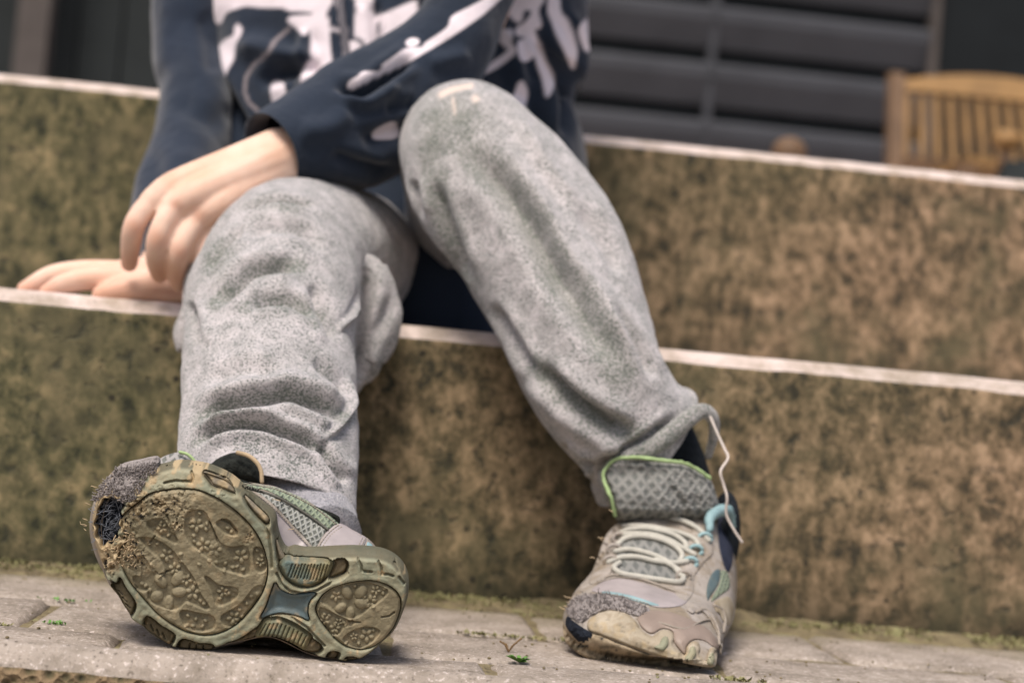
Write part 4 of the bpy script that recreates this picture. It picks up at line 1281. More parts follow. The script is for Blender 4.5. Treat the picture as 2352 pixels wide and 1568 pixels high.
def a_scuff(Q, e, h):
    x1 = (Q[:, 0] - 165.4) / 0.33983; y1 = (Q[:, 1] - 1010.6) / 0.33983
    n = fbm(Q, 0.06, 13, 4)
    s = smooth(n + 0.9 * smooth(-y1, -420, -200) + 1.3 * smooth(-x1, -520, -200) * smooth(-y1, -900, -700), 0.55, 1.2)
    s = np.maximum(s, smooth(damage(Q), 0.25, 0.7) * 0.9); s = np.maximum(s, smooth(-x1, -330, -200) * smooth(-y1, -960, -860))
    # worn rim of the waist
    for L in (C2([(330, 950), (300, 1060), (270, 1130)]), C2([(540, 915), (640, 935), (740, 918)]), C2([(430, 1095), (520, 1100), (620, 1140)]), C2([(760, 930), (700, 990), (690, 1090)])):
        d, _ = dist_line(Q, np.asarray(L, float)); s = np.maximum(s, smooth(-d, -9, -2) * smooth(n, -0.5, 0.3) * .9)
    return np.clip(s, 0, 1)
def a_pit(Q, e, h):
    return smooth(damage(Q), 0.2, 0.5) * smooth(fbm(Q, 0.16, 9, 3), 0.45, 0.75)
def a_dirt_shade(Q, e, h):  # grooves darkened by depth: painted occlusion shade mixed with grime
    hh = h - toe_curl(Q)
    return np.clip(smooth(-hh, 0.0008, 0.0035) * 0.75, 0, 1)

sole_c = tuple(PY(570, 1480, .90) * [1, 1, 0])
snA = holder('sneaker', person, sole_c, 'raised sneaker with its muddy flower-tread sole to the viewer and a torn toe')
AT = {'scuff': a_scuff, 'pit': a_pit, 'dirt_shade': a_dirt_shade}
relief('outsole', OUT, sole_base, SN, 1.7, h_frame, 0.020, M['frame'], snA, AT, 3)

def bump(Q, cx, cy, rx, ry, ang, hgt):
    c, s = math.cos(ang), math.sin(ang)
    x = (Q[:, 0] - cx) * c + (Q[:, 1] - cy) * s; y = -(Q[:, 0] - cx) * s + (Q[:, 1] - cy) * c
    r2 = (x / rx) ** 2 + (y / ry) ** 2
    return hgt * np.sqrt(np.clip(1 - r2, 0, 1))
def flower(Q, cx, cy, R, rot, petals=5, k=0.42, hgt=0.0012):
    h = np.zeros(len(Q))
    for i in range(petals):
        a = rot + i * 2 * math.pi / petals
        h = np.maximum(h, bump(Q, cx + math.cos(a) * R * .6, cy + math.sin(a) * R * .6, R * .42, R * k * .72, a, hgt))
    return h
REC = [C1(L) for L in ([(790, 500), (880, 488), (925, 560), (960, 650), (1010, 715), (1090, 735), (1180, 735), (1188, 900), (1100, 890), (1000, 860), (930, 800), (860, 740), (800, 690), (768, 600)],
       [(515, 560), (600, 540), (640, 590), (700, 690), (650, 668), (590, 640), (540, 610)], [(470, 670), (560, 682), (650, 736), (700, 790), (760, 866), (820, 950), (862, 1050), (918, 1135), (860, 1122), (770, 1086), (700, 1140), (600, 1120), (520, 1070), (545, 975), (640, 900), (600, 800), (530, 740)],
       [(470, 790), (520, 850), (580, 920), (540, 960), (500, 1010), (440, 1000), (420, 930), (470, 930), (480, 860)], [(905, 930), (990, 990), (1112, 1012), (1090, 1072), (990, 1112), (958, 1030)],
       [(745, 1160), (860, 1182), (948, 1202), (950, 1268), (860, 1288), (790, 1268), (750, 1220)], [(1020, 1192), (1130, 1130), (1200, 1050), (1240, 1002), (1290, 1000), (1262, 1085), (1170, 1192), (1090, 1250), (1040, 1250)],
       [(1238, 740), (1280, 752), (1306, 860), (1262, 888), (1240, 840)], [(985, 560), (1040, 545), (1090, 590), (1108, 636), (1050, 630), (1005, 596)])]
FLW = [(840, 580, 52, .3), (885, 715, 52, .8), (967, 745, 50, 1.2), (1140, 790, 52, .2), (605, 600, 40, .5), (640, 782, 48, .4), (692, 872, 44, .9), (770, 950, 44, .2), (815, 1035, 52, 1.0), (1090, 1205, 50, .5), (1272, 830, 34, .3), (1020, 1030, 42, .7)]
DOTS = [(520, 700), (575, 705), (530, 845), (553, 885), (495, 990), (525, 1018), (735, 770), (735, 822), (930, 815), (975, 830), (1035, 840), (1085, 865), (1115, 860), (1155, 880), (860, 500), (910, 570), (800, 560), (820, 650), (825, 690), (905, 610), (1050, 600), (1075, 625), (830, 970), (865, 1090), (890, 1110), (860, 840), (780, 1190), (835, 1215), (900, 1225), (815, 1260), (880, 1265), (775, 1255), (1130, 1150), (1180, 1110), (1210, 1060), (1250, 1040), (1150, 1200), (1110, 1250), (1250, 750), (1285, 790), (470, 975), (1000, 1075), (1060, 1040), (600, 560), (650, 650), (1030, 880), (1120, 760), (1160, 760)]
FP_G = [C1([(640, 510), (670, 590), (710, 680)]), C1([(930, 560), (960, 620), (985, 690)]), C1([(1010, 540), (1070, 570), (1110, 620)]), C1([(560, 650), (520, 700)]), C1([(590, 910), (650, 890)])]
def h_fp(Q, e):
    rec = np.zeros(len(Q))
    for L in REC:
        d = sdf(Q, round_poly(L, 3))[0]
        rec = np.maximum(rec, smooth(-d, -5.5, -1.5))
    b = np.zeros(len(Q))
    for x, y, r, a in FLW:
        (px, py), = C1([(x, y)]); b = np.maximum(b, flower(Q, px, py, r * .34, a))
    for x, y in DOTS:
        (px, py), = C1([(x, y)]); b = np.maximum(b, bump(Q, px, py, 5.4, 4.2, (x * 7 % 31) / 10, .0012))
    (cx, cy), = C1([(655, 1028)])
    for (x, y, rx, ry) in ((598, 955, 56, 36), (712, 938, 56, 38), (722, 1030, 50, 36), (652, 1102, 50, 34), (572, 1060, 46, 36)):
        (px, py), = C1([(x, y)]); b = np.maximum(b, bump(Q, px, py, rx * .34, ry * .34, math.atan2(py - cy, px - cx), .0019))
    m_ = damage(Q)
    h = -0.0010 * smooth(1 - e / 6, 0, 1) - 0.0017 * rec + b + 0.0001
    h += grooves(Q, FP_G, 3, .0013)
    h += 0.0009 * np.exp(-((e - 3) / 3) ** 2) * 0
    wear = smooth(fbm(Q, 0.02, 31, 2) + 0.5 * m_, 0.35, 0.9)
    h = h * (1 - 0.45 * wear)
    h += m_ * (0.0013 * fbm(Q, 0.12, 3, 4) - 0.0026 * smooth(fbm(Q, 0.17, 9, 3), 0.45, 0.8))
    h += 0.00022 * fbm(Q, 0.09, 4, 4)
    return h - 0.0004 + toe_curl(Q) * 0.8
relief('forefoot_pad', FPAD, sole_base, SN, 1.25, h_fp, 0.006, M['pad'], snA, {'pit': a_pit, 'dirt_shade': lambda Q, e, h: np.clip(smooth(-(h - toe_curl(Q) * .8), 0.0009, 0.0022) * .42, 0, 1), 'scuff': lambda Q, e, h: np.clip(smooth(damage(Q), .3, .8) * .6 + .45 * smooth(fbm(Q, 0.05, 8, 4), .1, 1), 0, 1)}, 4)
HREC = [C2(L) for L in ([(800, 990), (860, 920), (960, 880), (1100, 850), (1180, 850), (1290, 880), (1330, 920), (1260, 990), (1180, 1040), (1090, 1110), (1000, 1120), (920, 1080), (850, 1020)], [(790, 1050), (900, 1100), (990, 1140), (1060, 1165), (980, 1200), (920, 1260), (860, 1230), (800, 1150)],
        [(980, 1300), (1050, 1240), (1150, 1210), (1240, 1220), (1262, 1250), (1200, 1320), (1120, 1365), (1040, 1350)])]
HFL = [(915, 950, 50, .4), (1195, 1000, 58, .9), (1240, 905, 44, .2), (820, 1150, 48, .5), (905, 1215, 48, 1.0), (935, 1165, 34, .4), (1165, 1272, 62, .3), (1060, 1280, 36, .8)]
HDT = [(880, 960), (1310, 890), (1300, 930), (1150, 960), (860, 1110), (980, 1170), (880, 1280), (990, 1190), (1100, 1340), (1220, 1230), (1070, 870), (820, 1100), (1000, 1330), (1230, 960)]
def h_hp(Q, e):
    rec = np.zeros(len(Q))
    for L in HREC:
        rec = np.maximum(rec, smooth(-sdf(Q, round_poly(L, 3))[0], -4.5, -.5))
    b = np.zeros(len(Q))
    for x, y, r, a in HFL:
        (px, py), = C2([(x, y)]); b = np.maximum(b, flower(Q, px, py, r * .28, a, hgt=.0011))
    for x, y in HDT:
        (px, py), = C2([(x, y)]); b = np.maximum(b, bump(Q, px, py, 5, 4, (x * 7 % 31) / 10, .0011))
    (cx, cy), = C2([(1045, 1000)])
    for (x, y, rx, ry) in ((1003, 920, 62, 42), (1118, 918, 62, 44), (1120, 1010, 56, 44), (1030, 1092, 56, 38), (955, 1045, 52, 36)):
        (px, py), = C2([(x, y)]); b = np.maximum(b, bump(Q, px, py, rx * .28, ry * .28, math.atan2(py - cy, px - cx), .0018))
    h = -0.0010 * smooth(1 - e / 6, 0, 1) - 0.0015 * rec + b
    h += grooves(Q, [C2([(1290, 1120), (1350, 1110), (1390, 1080)]), C2([(1020, 1160), (1110, 1162)])], 3, .0013)
    h += 0.0002 * fbm(Q, 0.09, 4, 4)
    return h - 0.0003
dirt_shade_f = lambda Q, e, h: np.clip(smooth(-h, 0.0009, 0.0022) * .42, 0, 1)  # low relief painted darker as occlusion shade, with some grime
relief('heel_pad', HPAD, sole_base, SN, 1.25, h_hp, 0.006, M['pad'], snA, {'dirt_shade': dirt_shade_f, 'scuff': lambda Q, e, h: .35 * smooth(fbm(Q, 0.03, 8, 3), .2, 1)}, 4)
relief('shank', SHANK, sole_base, SN, 2.2, lambda Q, e: -0.0032 + 0.0016 * (1 - smooth(e, 0, 14)) + .0002 * fbm(Q, .05, 2, 3), 0.008, M['shank'], snA, {'scuff': lambda Q, e, h: .5 * smooth(14 - e, 4, 14) * smooth(fbm(Q, .06, 3, 3), 0, .8)}, 4)
gu = [C2([(x0 - 22, 690 + (i % 3) * 4), (x0 - 60, 790 + 6 * (i % 2) + i * 3)]) for i, x0 in enumerate(range(580, 880, 26))]
gl = [C2([(340 + i * 33, 1165 + i * i * 0.9 + abs(i - 4) * 4), (288 + i * 34, 1270 + i * 8 + (i > 6) * 12)]) for i in range(11)]
def ribh(G): return lambda Q, e: -0.0026 * (1 - smooth(e, 0, 14)) ** 2 + grooves(Q, G, 2.0, .0013) + .0002 * fbm(Q, .08, 3, 3) - 0.0010
relief('arch_rib_pad', RIBU, sole_base, SN, 1.5, ribh(gu), 0.008, M['rib'], snA, {'dirt_shade': dirt_shade_f, 'scuff': lambda Q, e, h: .8 * smooth(fbm(Q, .05, 31, 3), .3, 1)}, 4)
relief('arch_rib_pad', RIBL, sole_base, SN, 1.5, ribh(gl), 0.008, M['rib'], snA, {'dirt_shade': dirt_shade_f, 'scuff': lambda Q, e, h: .8 * smooth(fbm(Q, .05, 33, 3), .3, 1)}, 4)
for i, L in enumerate(LUGS):
    c = np.mean(L, 0); G = []
    if i in (4, 5, 6):
        a0, a1 = np.array(L[1 if i == 4 else 0]), np.array(L[3 if i == 4 else 2])
        ax = (a1 - a0) / np.linalg.norm(a1 - a0); pe = np.array([-ax[1], ax[0]])
        if i == 4: G = [[tuple(np.array(C1([(x, y)])[0]) - [0, 0]), tuple(np.array(C1([(x + 30, y + 24)])[0]))] for x, y in ((300, 1040), (330, 1085), (355, 1125))]
        if i == 5: G = [C1([(x, y), (x + 18, y + 42)]) for x, y in ((525, 1262), (565, 1292), (605, 1318))]
        if i == 6: G = [C1([(x, y), (x - 4, y + 40)]) for x, y in ((790, 1388), (836, 1398), (882, 1404))]
    relief('tread_lug', L, lambda Q: sole_base(Q), SN, 1.5, (lambda G_: lambda Q, e: -0.0018 * (1 - smooth(e, 0, 8)) ** 2 + grooves(Q, G_, 2.2, .0016) + .0003 * fbm(Q, .09, 3, 4) - 0.0035 + (toe_curl(Q) * .9))(G), 0.006, M['lug'] if i < 8 else M['bumper'], snA, {'dirt_shade': dirt_shade_f, 'scuff': lambda Q, e, h: .8 * smooth(fbm(Q, .06, 31, 3) + .6 * (Q[:, 1] < 1200), .5, 1.2)}, 4)

# torn toe: frayed textile around a dark hole
def h_fuzz(Q, e): return 0.0012 - 0.010 * (1 - smooth(e, 0, 26)) ** 2 + 0.0011 * fbm(Q, 0.14, 5, 4) + toe_curl(Q)
relief('frayed_toe_cap', FUZZP, sole_base, SN, 1.8, h_fuzz, 0.02, M['fuzz'], snA, None, 4)
relief('torn_hole_lining', HOLE, lambda Q: sole_base(Q, 0.006), SN, 1.8, lambda Q, e: 0.0016 * fbm(Q, 0.12, 6, 4) + toe_curl(Q), 0.006, M['hole'], snA, None, 4)
def scat(poly, n, back=0.0, lift=0.0):
    P = round_poly(poly, 3); lo, hi = P.min(0), P.max(0)
    q = RNG.uniform(lo, hi, (n * 4, 2)); q = q[inside(q, P)][:n]
    return sole_base(q, back) + SN * (toe_curl(q) + lift)[:, None], q
p, q = scat(FUZZP, 900, 0, .0006)
dout = np.column_stack([(q[:, 0] - 300) / 120, -np.ones(len(q)) * .2, (1250 - q[:, 1]) / 120 * .6])
fibres('loose_fibres', p, dout, (.0008, .0022), M['fuzz'], snA, .0003)
p, q = scat(HOLE, 230, .006, .000)
fibres('loose_fibres', p, np.column_stack([RNG.normal(0, 1, len(q)), -np.ones(len(q)) * .3, RNG.normal(0, 1, len(q))]), (.002, .006), M['fibre'], snA, .00018, .9)
p, q = scat(C1([(300, 640), (450, 640), (430, 860), (300, 850), (220, 860), (210, 760)]), 110, 0, .0006)
fibres('loose_fibres', p, np.column_stack([-np.ones(len(q)) * .6, -np.ones(len(q)) * .5, RNG.normal(0, 1, len(q))]), (.0008, .002), M['tan_fibre'], snA, .0003)
q = np.array(C1([(100, 575), (98, 580), (96, 610), (105, 540), (280, 225), (170, 320), (130, 440), (300, 215), (1500, 600), (1410, 410)]))
fibres('loose_fibres', sole_base(q, .01), np.column_stack([-np.ones(len(q)), np.zeros(len(q)), RNG.normal(0, .5, len(q))]), (.002, .005), M['tan_fibre'], snA, .0002)

# upper: a full shell from the sole edge back to the collar
cen = np.array([600.0, 1340.0])
def polar(P, n=240):
    P = round_poly(P, 6); d = P - cen
    a = np.arctan2(d[:, 1], d[:, 0]); r = np.hypot(d[:, 0], d[:, 1])
    th = np.linspace(-math.pi, math.pi, n, endpoint=False)
    o = np.argsort(a)
    return cen + np.interp(th, np.r_[a[o][-1] - 2 * math.pi, a[o], a[o][0] + 2 * math.pi], np.r_[r[o][-1], r[o], r[o][0]])[:, None] * np.column_stack([np.cos(th), np.sin(th)])
OUT2 = C1([(140, 420), (200, 320), (280, 250), (420, 205), (545, 178), (700, 175), (860, 195)]) + [(500, 1090), (551, 1104), (599, 1112), (635, 1118), (683, 1138), (711, 1152), (754, 1180), (781, 1202), (841, 1234), (866, 1260), (884, 1284), (908, 1330), (915, 1390), (880, 1450), (820, 1490), (740, 1490), (640, 1450), (560, 1460), (470, 1470), (390, 1450), (310, 1390), (250, 1330), (216, 1270), (205, 1210)]
A_, B_ = polar(OUT), polar(OUT2)
MID = A_ * .45 + B_ * .55
def upY(P, back): return sole_base(P, back)
rings = []
for P_, bk in ((cen + (A_ - cen) * .93, .004), (cen + (A_ - cen) * .95, .012), (cen + (A_ - cen) * .96, .020), (cen + (MID - cen) * 1.0, .030), (cen + (B_ - cen) * 1.0, .046), (cen + (B_ - cen) * 1.0, .058), (cen + (B_ - cen) * .985, .068), (cen + (B_ - cen) * .93, .076), (cen + (B_ - cen) * .7, .08), (cen + (B_ - cen) * .05, .08)):
    rings.append(upY(P_, bk) + SN * (toe_curl(P_) * 1.05 * max(0, 1 - bk / .06))[:, None])
rings = np.array(rings)
us = np.linspace(0, len(rings) - 1, 60)
VV = np.stack([np.array([np.interp(us, range(len(rings)), rings[:, j, k]) for k in range(3)]).T for j in range(240)], 1).reshape(-1, 3)
FU = grid_faces(60, 240)
FU, NU = outward(VV, FU)
VV = VV + NU * (0.0005 * fbm(VV, 60, 3, 3))[:, None]
mesh_obj('upper', VV, FU, M['leather2'], snA)
bvA = BVHTree.FromPolygons(VV.tolist(), FU.tolist())
def draper(bvh, lift):
    def f(Q):
        out = np.full((len(Q), 3), np.nan)
        D = rays(Q[:, 0], Q[:, 1]); D /= np.linalg.norm(D, axis=1)[:, None]
        for i, d in enumerate(D):
            h = bvh.ray_cast(Vector(CAM), Vector(d))
            if h[0] is not None: out[i] = np.array(h[0])
        ok = ~np.isnan(out[:, 0])
        if (~ok).any() and ok.any():
            t = ((out[ok] - CAM) * D[ok]).sum(1)
            bad = np.nonzero(~ok)[0]
            for i in bad:
                k = np.argmin(((Q[ok] - Q[i]) ** 2).sum(1))
                out[i] = CAM + D[i] * (t[k] + 0.001)
        return out - D * lift
    return f
toward = lambda Q, B: -(B - CAM) / np.linalg.norm(B - CAM, axis=1)[:, None]
def panel(name, poly, bvh, mat, parent, lift=.0008, sp=2.6, hfn=None, thick=.003, attrs=None, edge=.0008, es=4, label=None):
    f = lambda Q, e: -edge * (1 - smooth(e, 0, es)) ** 2 + (hfn(Q, e) if hfn else 0)
    o = relief(name, poly, draper(bvh, lift), toward, sp, f, thick, mat, parent, attrs, 4)
    if label: o['label'] = label
    return o
def cord(name, pts, bvh, r, mat, parent, lift=None, seg=8, n=None, fallY=None):
    P3 = []
    for x, y in pts:
        p_ = cast(bvh, x, y, r * .6 if lift is None else lift)
        if p_ is not None: P3.append(p_)
    if len(P3) < 2: return None
    V, F = tube(P3, r, seg, n or len(P3) * 6)
    return mesh_obj(name, V, F, mat, parent)
def stitches(lines, bvh, parent, r=.00035, gap=6.5, ln=4.2, mat=None):
    parts = []
    for L in lines:
        L = spline(np.asarray(L, float), 200); s = np.r_[0, np.cumsum(np.linalg.norm(np.diff(L, axis=0), axis=1))]
        for a in np.arange(0, s[-1] - ln, gap):
            p0 = [np.interp(a, s, L[:, k]) for k in (0, 1)]; p1 = [np.interp(a + ln, s, L[:, k]) for k in (0, 1)]
            q0, q1 = cast(bvh, *p0, .0018), cast(bvh, *p1, .0018)
            if q0 is None or q1 is None or np.linalg.norm(q0 - q1) > .006: continue
            parts.append(tube([q0, (q0 + q1) / 2 - FW * .0003, q1], r, 5))
    if parts:
        V, F = join(parts); o = mesh_obj('stitching', V, F, mat or M['stitch'], parent); o['kind'] = 'stuff'
panel('knit_panel', C2([(225, 78), (330, 95), (480, 170), (600, 240), (700, 300), (790, 360), (846, 400), (800, 470), (745, 560), (700, 520), (640, 450), (560, 370), (480, 280), (400, 200), (300, 120)]), bvA, M['knit'], snA, .0006, 2.2)
panel('collar_band', C2([(120, 6), (300, 38), (430, 60), (600, 128), (710, 185), (850, 280), (940, 350), (900, 372), (850, 400), (780, 345), (690, 280), (590, 215), (470, 140), (330, 78), (240, 62)]), bvA, M['green_mesh'], snA, .0012, 2.2, lambda Q, e: .0008 * smooth(e, 0, 12))
panel('side_panel', C2([(120, 60), (220, 90), (330, 160), (440, 260), (540, 370), (640, 480), (735, 590), (715, 622), (620, 634), (540, 614), (490, 590), (450, 500), (420, 410), (400, 330), (330, 240), (230, 140)]), bvA, M['leather'], snA, .0012, 2.4)
panel('heel_counter', C2([(850, 410), (945, 352), (1060, 410), (1165, 476), (1120, 560), (1085, 622), (900, 622), (715, 622), (760, 560), (800, 480)]), bvA, M['leather'], snA, .0018, 2.4, lambda Q, e: .001 * smooth(e, 0, 26))
panel('heel_tab', C2([(1168, 470), (1240, 555), (1300, 635), (1200, 628), (1100, 622), (1140, 560)]), bvA, M['leather2'], snA, .0012, 2.4)
panel('heel_trim', C2([(1170, 505), (1205, 520), (1215, 545), (1190, 600), (1175, 626), (1140, 622), (1160, 580)]), bvA, M['turq'], snA, .0022, 2.2, label='turquoise trim at the heel')
stitches([C2([(935, 365), (860, 425), (800, 500), (745, 600)]), C2([(960, 380), (880, 440), (825, 510), (775, 600)]), C2([(240, 100), (340, 170), (450, 270), (560, 390), (650, 490), (725, 570)]), C2([(1150, 480), (1110, 560), (1085, 610)]), C2([(1130, 470), (1090, 550), (1065, 610)]), C2([(130, 20), (430, 75), (700, 195), (930, 365)]), C1([(600, 180), (700, 170), (850, 192), (950, 222), (1040, 262)])], bvA, snA)
cord('piping', C2([(200, 66), (300, 90), (440, 140), (560, 205), (680, 280), (780, 350), (845, 400)]), bvA, .0007, simple('dark_piping', srgb(100, 98, 90), .8, .2, .3, 100), snA, .0018)
cord('collar_edge', C2([(110, 2), (300, 30), (430, 52), (600, 120), (710, 176), (850, 272), (930, 340)]), bvA, .0013, M['lining'], snA, .0004)
cord('lime_edge', C2([(640, 636), (760, 632), (900, 624), (1050, 620), (1120, 622)]), bvA, .0007, M['lime'], snA, .0012)
# upturned tongue and fleece collar lobe behind the toe
def blob_relief(name, poly, Yc, depth, mat, parent, sp=2.2, thick=.012, nz=.0003, attrs=None):
    P = round_poly(poly, 4); mx = (-sdf(np.array([P.mean(0)]), P)[0])[0]
    base = lambda Q: PY(Q[:, 0], Q[:, 1], Yc + depth)
    def h(Q, e): return depth * np.sqrt(np.clip(1 - (1 - np.clip(e / mx, 0, 1)) ** 2, 0, 1)) + nz * fbm(Q, .12, 4, 4)
    return relief(name, poly, base, toward, sp, h, thick, mat, parent, attrs, 4)
blob_relief('tongue', C1([(548, 190), (575, 140), (630, 105), (715, 82), (780, 100), (825, 145), (850, 190), (850, 240), (560, 240)]), .925, .010, M['mesh'], snA)
V, F = tube([PY(x, y, .926) for x, y in C1([(730, 80), (785, 98), (828, 142), (852, 190)])], .0009, 8, 24); mesh_obj('lime_edge', V, F, M['lime'], snA)
blob_relief('collar_lining', C1([(900, 215), (940, 160), (1000, 115), (1090, 84), (1170, 100), (1240, 150), (1275, 210), (1280, 290), (1200, 300), (1000, 260)]), .93, .016, M['lining'], snA, nz=.0006)
V, F = tube([PY(x, y, .928) for x, y in C1([(1120, 84), (1190, 104), (1248, 150), (1278, 210), (1284, 280)])], .0012, 8, 30); mesh_obj('collar_rim', V, F, M['tan_fibre'], snA)
q = np.array(C1([(x, 240 + (x - 860) * .28) for x in range(860, 1300, 9)]) + C1([(x, 178) for x in range(640, 860, 9)]))
fibres('loose_fibres', sole_base(q, .012), np.column_stack([RNG.normal(0, .5, len(q)), -np.ones(len(q)) * .2, np.ones(len(q))]), (.0008, .0018), M['lining'], snA, .0003)
q = np.array(C1([(x, 235 + (x - 560) * .1 - (x - 560) ** 2 * .00001) for x in range(560, 1100, 6)]))

# ---- planted sneaker, toe towards the viewer
c3 = lambda x, y: C3([(x, y)])[0]
snB = holder('sneaker', person, tuple(PZ(1500, 1500, 0) * [1, 1, 0]), 'planted sneaker with cord laces, tall mesh tongue and scuffed toe bumper')
RB = [(.920, 1540, 1632, 1512), (.926, 1450, 1648, 1470), (.936, 1385, 1655, 1432), (.950, 1330, 1660, 1398), (.968, 1300, 1668, 1368), (.990, 1293, 1676, 1345), (1.010, 1303, 1684, 1312), (1.028, 1325, 1688, 1272), (1.046, 1346, 1690, 1228), (1.066, 1366, 1688, 1182), (1.085, 1385, 1688, 1166), (1.11, 1392, 1686, 1168), (1.135, 1398, 1684, 1175), (1.155, 1410, 1680, 1190), (1.168, 1450, 1660, 1210)]
RBa = spline(np.array(RB, float), 110)
nvb = 160
th = np.linspace(0, 2 * math.pi, nvb, endpoint=False)
Vb = []
for Yk, xl, xr, yt in RBa:
    zl = 0.001
    cxp = (xl + xr) / 2
    L_, R_ = PY(xl, 1400, Yk), PY(xr, 1400, Yk)
    top = PY(cxp, yt, Yk)[2]
    toe = smooth(np.array([Yk]), .920, .99)[0]
    rise = 0.006 * (1 - smooth(np.array([Yk]), .92, .955)[0])
    zb = zl + rise
    hw, cxw = (R_[0] - L_[0]) / 2, (R_[0] + L_[0]) / 2
    hh = (top - zb)
    s = np.sin(th); c = np.cos(th)
    zz = zb + hh * (0.5 + 0.5 * np.sign(s) * abs(s) ** 0.75)
    f_ = (zz - zb) / hh
    wmod = 1 - (0.30 - .14 * toe) * smooth(f_, 0.35, 1.0) - 0.07 * (1 - smooth(f_, 0, .12))
    xx = cxw + hw * np.sign(c) * abs(c) ** 0.7 * wmod
    Vb.append(np.column_stack([xx, np.full(nvb, Yk), zz]))
front = Vb[0].mean(0) + [0, -0.003, 0]
caps = [Vb[0] * (1 - k) + front * k for k in (.95, .6, .25)]
back = Vb[-1].mean(0)
capb = [Vb[-1] * (1 - k) + back * k + [0, .004 * k, 0] for k in (.3, .95)]
VB2 = np.vstack(caps + Vb + capb)
FB2 = grid_faces(len(VB2) // nvb, nvb)
FB2, NB2 = outward(VB2, FB2)
VB2 = VB2 + NB2 * (0.0006 * fbm(VB2, 55, 6, 4))[:, None]
mesh_obj('upper', VB2, FB2, M['leather2'], snB)
bvB = BVHTree.FromPolygons(VB2.tolist(), FB2.tolist())
sc = lambda lo, hi, s=.06: {'scuff': lambda Q, e, h: smooth(fbm(Q, s, 5, 4), lo, hi), 'dirt_shade': lambda Q, e, h: .7 * smooth(fbm(Q, .05, 15, 4), .3, 1.2)}
def bp(name, L, mat, lift=.001, hfn=None, attrs=None, sp=2.4, edge=.0008, es=4, thick=.004, label=None): return panel(name, C3(L), bvB, mat, snB, lift, sp, hfn, thick, attrs, edge, es, label)
bp('outsole', [(72, 1190), (110, 1232), (190, 1300), (260, 1262), (330, 1275), (500, 1345), (700, 1415), (900, 1465), (1045, 1485), (1035, 1515), (860, 1512), (700, 1498), (500, 1470), (300, 1440), (220, 1418), (140, 1370), (82, 1300)], M['toe_rubber'], .002, lambda Q, e: .0006 * fbm(Q, .06, 3, 4), {'dirt_shade': lambda Q, e, h: .9 * smooth(fbm(Q, .07, 15, 4) + .5 * (Q[:, 1] > 1480), .2, 1.1), 'pit': lambda Q, e, h: smooth(fbm(Q, .12, 25, 3), .8, 1.0)}, es=7, edge=.002)
bp('toe_bumper', [(235, 1180), (300, 1132), (380, 1112), (470, 1122), (540, 1172), (590, 1240), (650, 1278), (690, 1256), (722, 1236), (780, 1250), (797, 1292), (792, 1335), (830, 1382), (868, 1402), (884, 1345), (918, 1312), (958, 1322), (968, 1362), (962, 1402), (1008, 1440), (1022, 1380), (1046, 1348), (1076, 1366), (1078, 1430), (1050, 1482), (900, 1462), (700, 1412), (500, 1342), (320, 1272), (240, 1240)], M['bumper'], .003, lambda Q, e: .0022 * smooth(e, 0, 24) + .0003 * fbm(Q, .08, 3, 3), {'scuff': lambda Q, e, h: .6 * smooth(fbm(Q, .05, 5, 4), .2, 1), 'dirt_shade': lambda Q, e, h: .6 * smooth(fbm(Q, .09, 15, 4), .5, 1.2)}, es=6, edge=.002)
bp('rand', [(600, 1112), (760, 1118), (900, 1165), (1010, 1225), (1070, 1290), (1090, 1360), (1050, 1345), (1000, 1310), (930, 1300), (880, 1340), (866, 1396), (800, 1320), (790, 1250), (722, 1228), (650, 1262), (585, 1220), (560, 1160)], simple('brown_grey_rand', srgb(142, 126, 114), .5, .4, .2, 40, .4), .0015, lambda Q, e: .0012 * smooth(e, 0, 16), es=5)
for L in ([(668, 1350), (700, 1330), (720, 1290), (750, 1280), (762, 1310), (750, 1350), (720, 1375)], [(868, 1420), (890, 1390), (905, 1350), (930, 1345), (942, 1385), (925, 1425), (895, 1440)], [(1012, 1455), (1030, 1400), (1055, 1385), (1062, 1430), (1045, 1470)]):
    bp('bumper_inset', L, M['frame'], .0062, lambda Q, e: .0008 * smooth(e, 0, 8), es=3, sp=2)
bp('torn_hole', [(100, 1148), (140, 1180), (205, 1225), (262, 1262), (240, 1305), (185, 1322), (125, 1262), (88, 1205)], M['hole'], .0036, lambda Q, e: .0012 * fbm(Q, .15, 5, 4) - .001, edge=.0005)
bp('frayed_toe_cap', [(150, 1022), (300, 1000), (450, 1022), (560, 1062), (640, 1102), (605, 1150), (480, 1130), (380, 1104), (270, 1136), (200, 1190), (140, 1170), (95, 1120)], M['fuzz'], .0012, lambda Q, e: .0009 * fbm(Q, .12, 5, 4) + .0005)
bp('toe_box', [(320, 930), (400, 900), (560, 920), (740, 980), (880, 1022), (862, 1072), (760, 1092), (650, 1082), (500, 1022), (350, 996), (258, 984)], M['leather'], .0014, lambda Q, e: .0005 * smooth(e, 0, 20))
bp('toe_stripe', [(330, 986), (420, 992), (540, 1018), (640, 1050), (708, 1078), (640, 1074), (520, 1040), (420, 1012), (340, 1002)], M['turq'], .0022, sp=2, label='turquoise stitched stripe across the toe')
bp('vamp_mesh', [(452, 600), (560, 560), (700, 560), (850, 600), (950, 655), (880, 760), (830, 850), (780, 930), (640, 920), (470, 890), (400, 840), (420, 740)], M['tongue'], .0008)
bp('eyestay', [(935, 560), (1040, 640), (1052, 740), (990, 800), (930, 890), (925, 990), (868, 1052), (800, 990), (872, 950), (812, 880), (842, 800), (880, 700)], M['leather2'], .0016, lambda Q, e: .0009 * smooth(e, 0, 12) + .0006 * fbm(Q, .07, 4, 3))
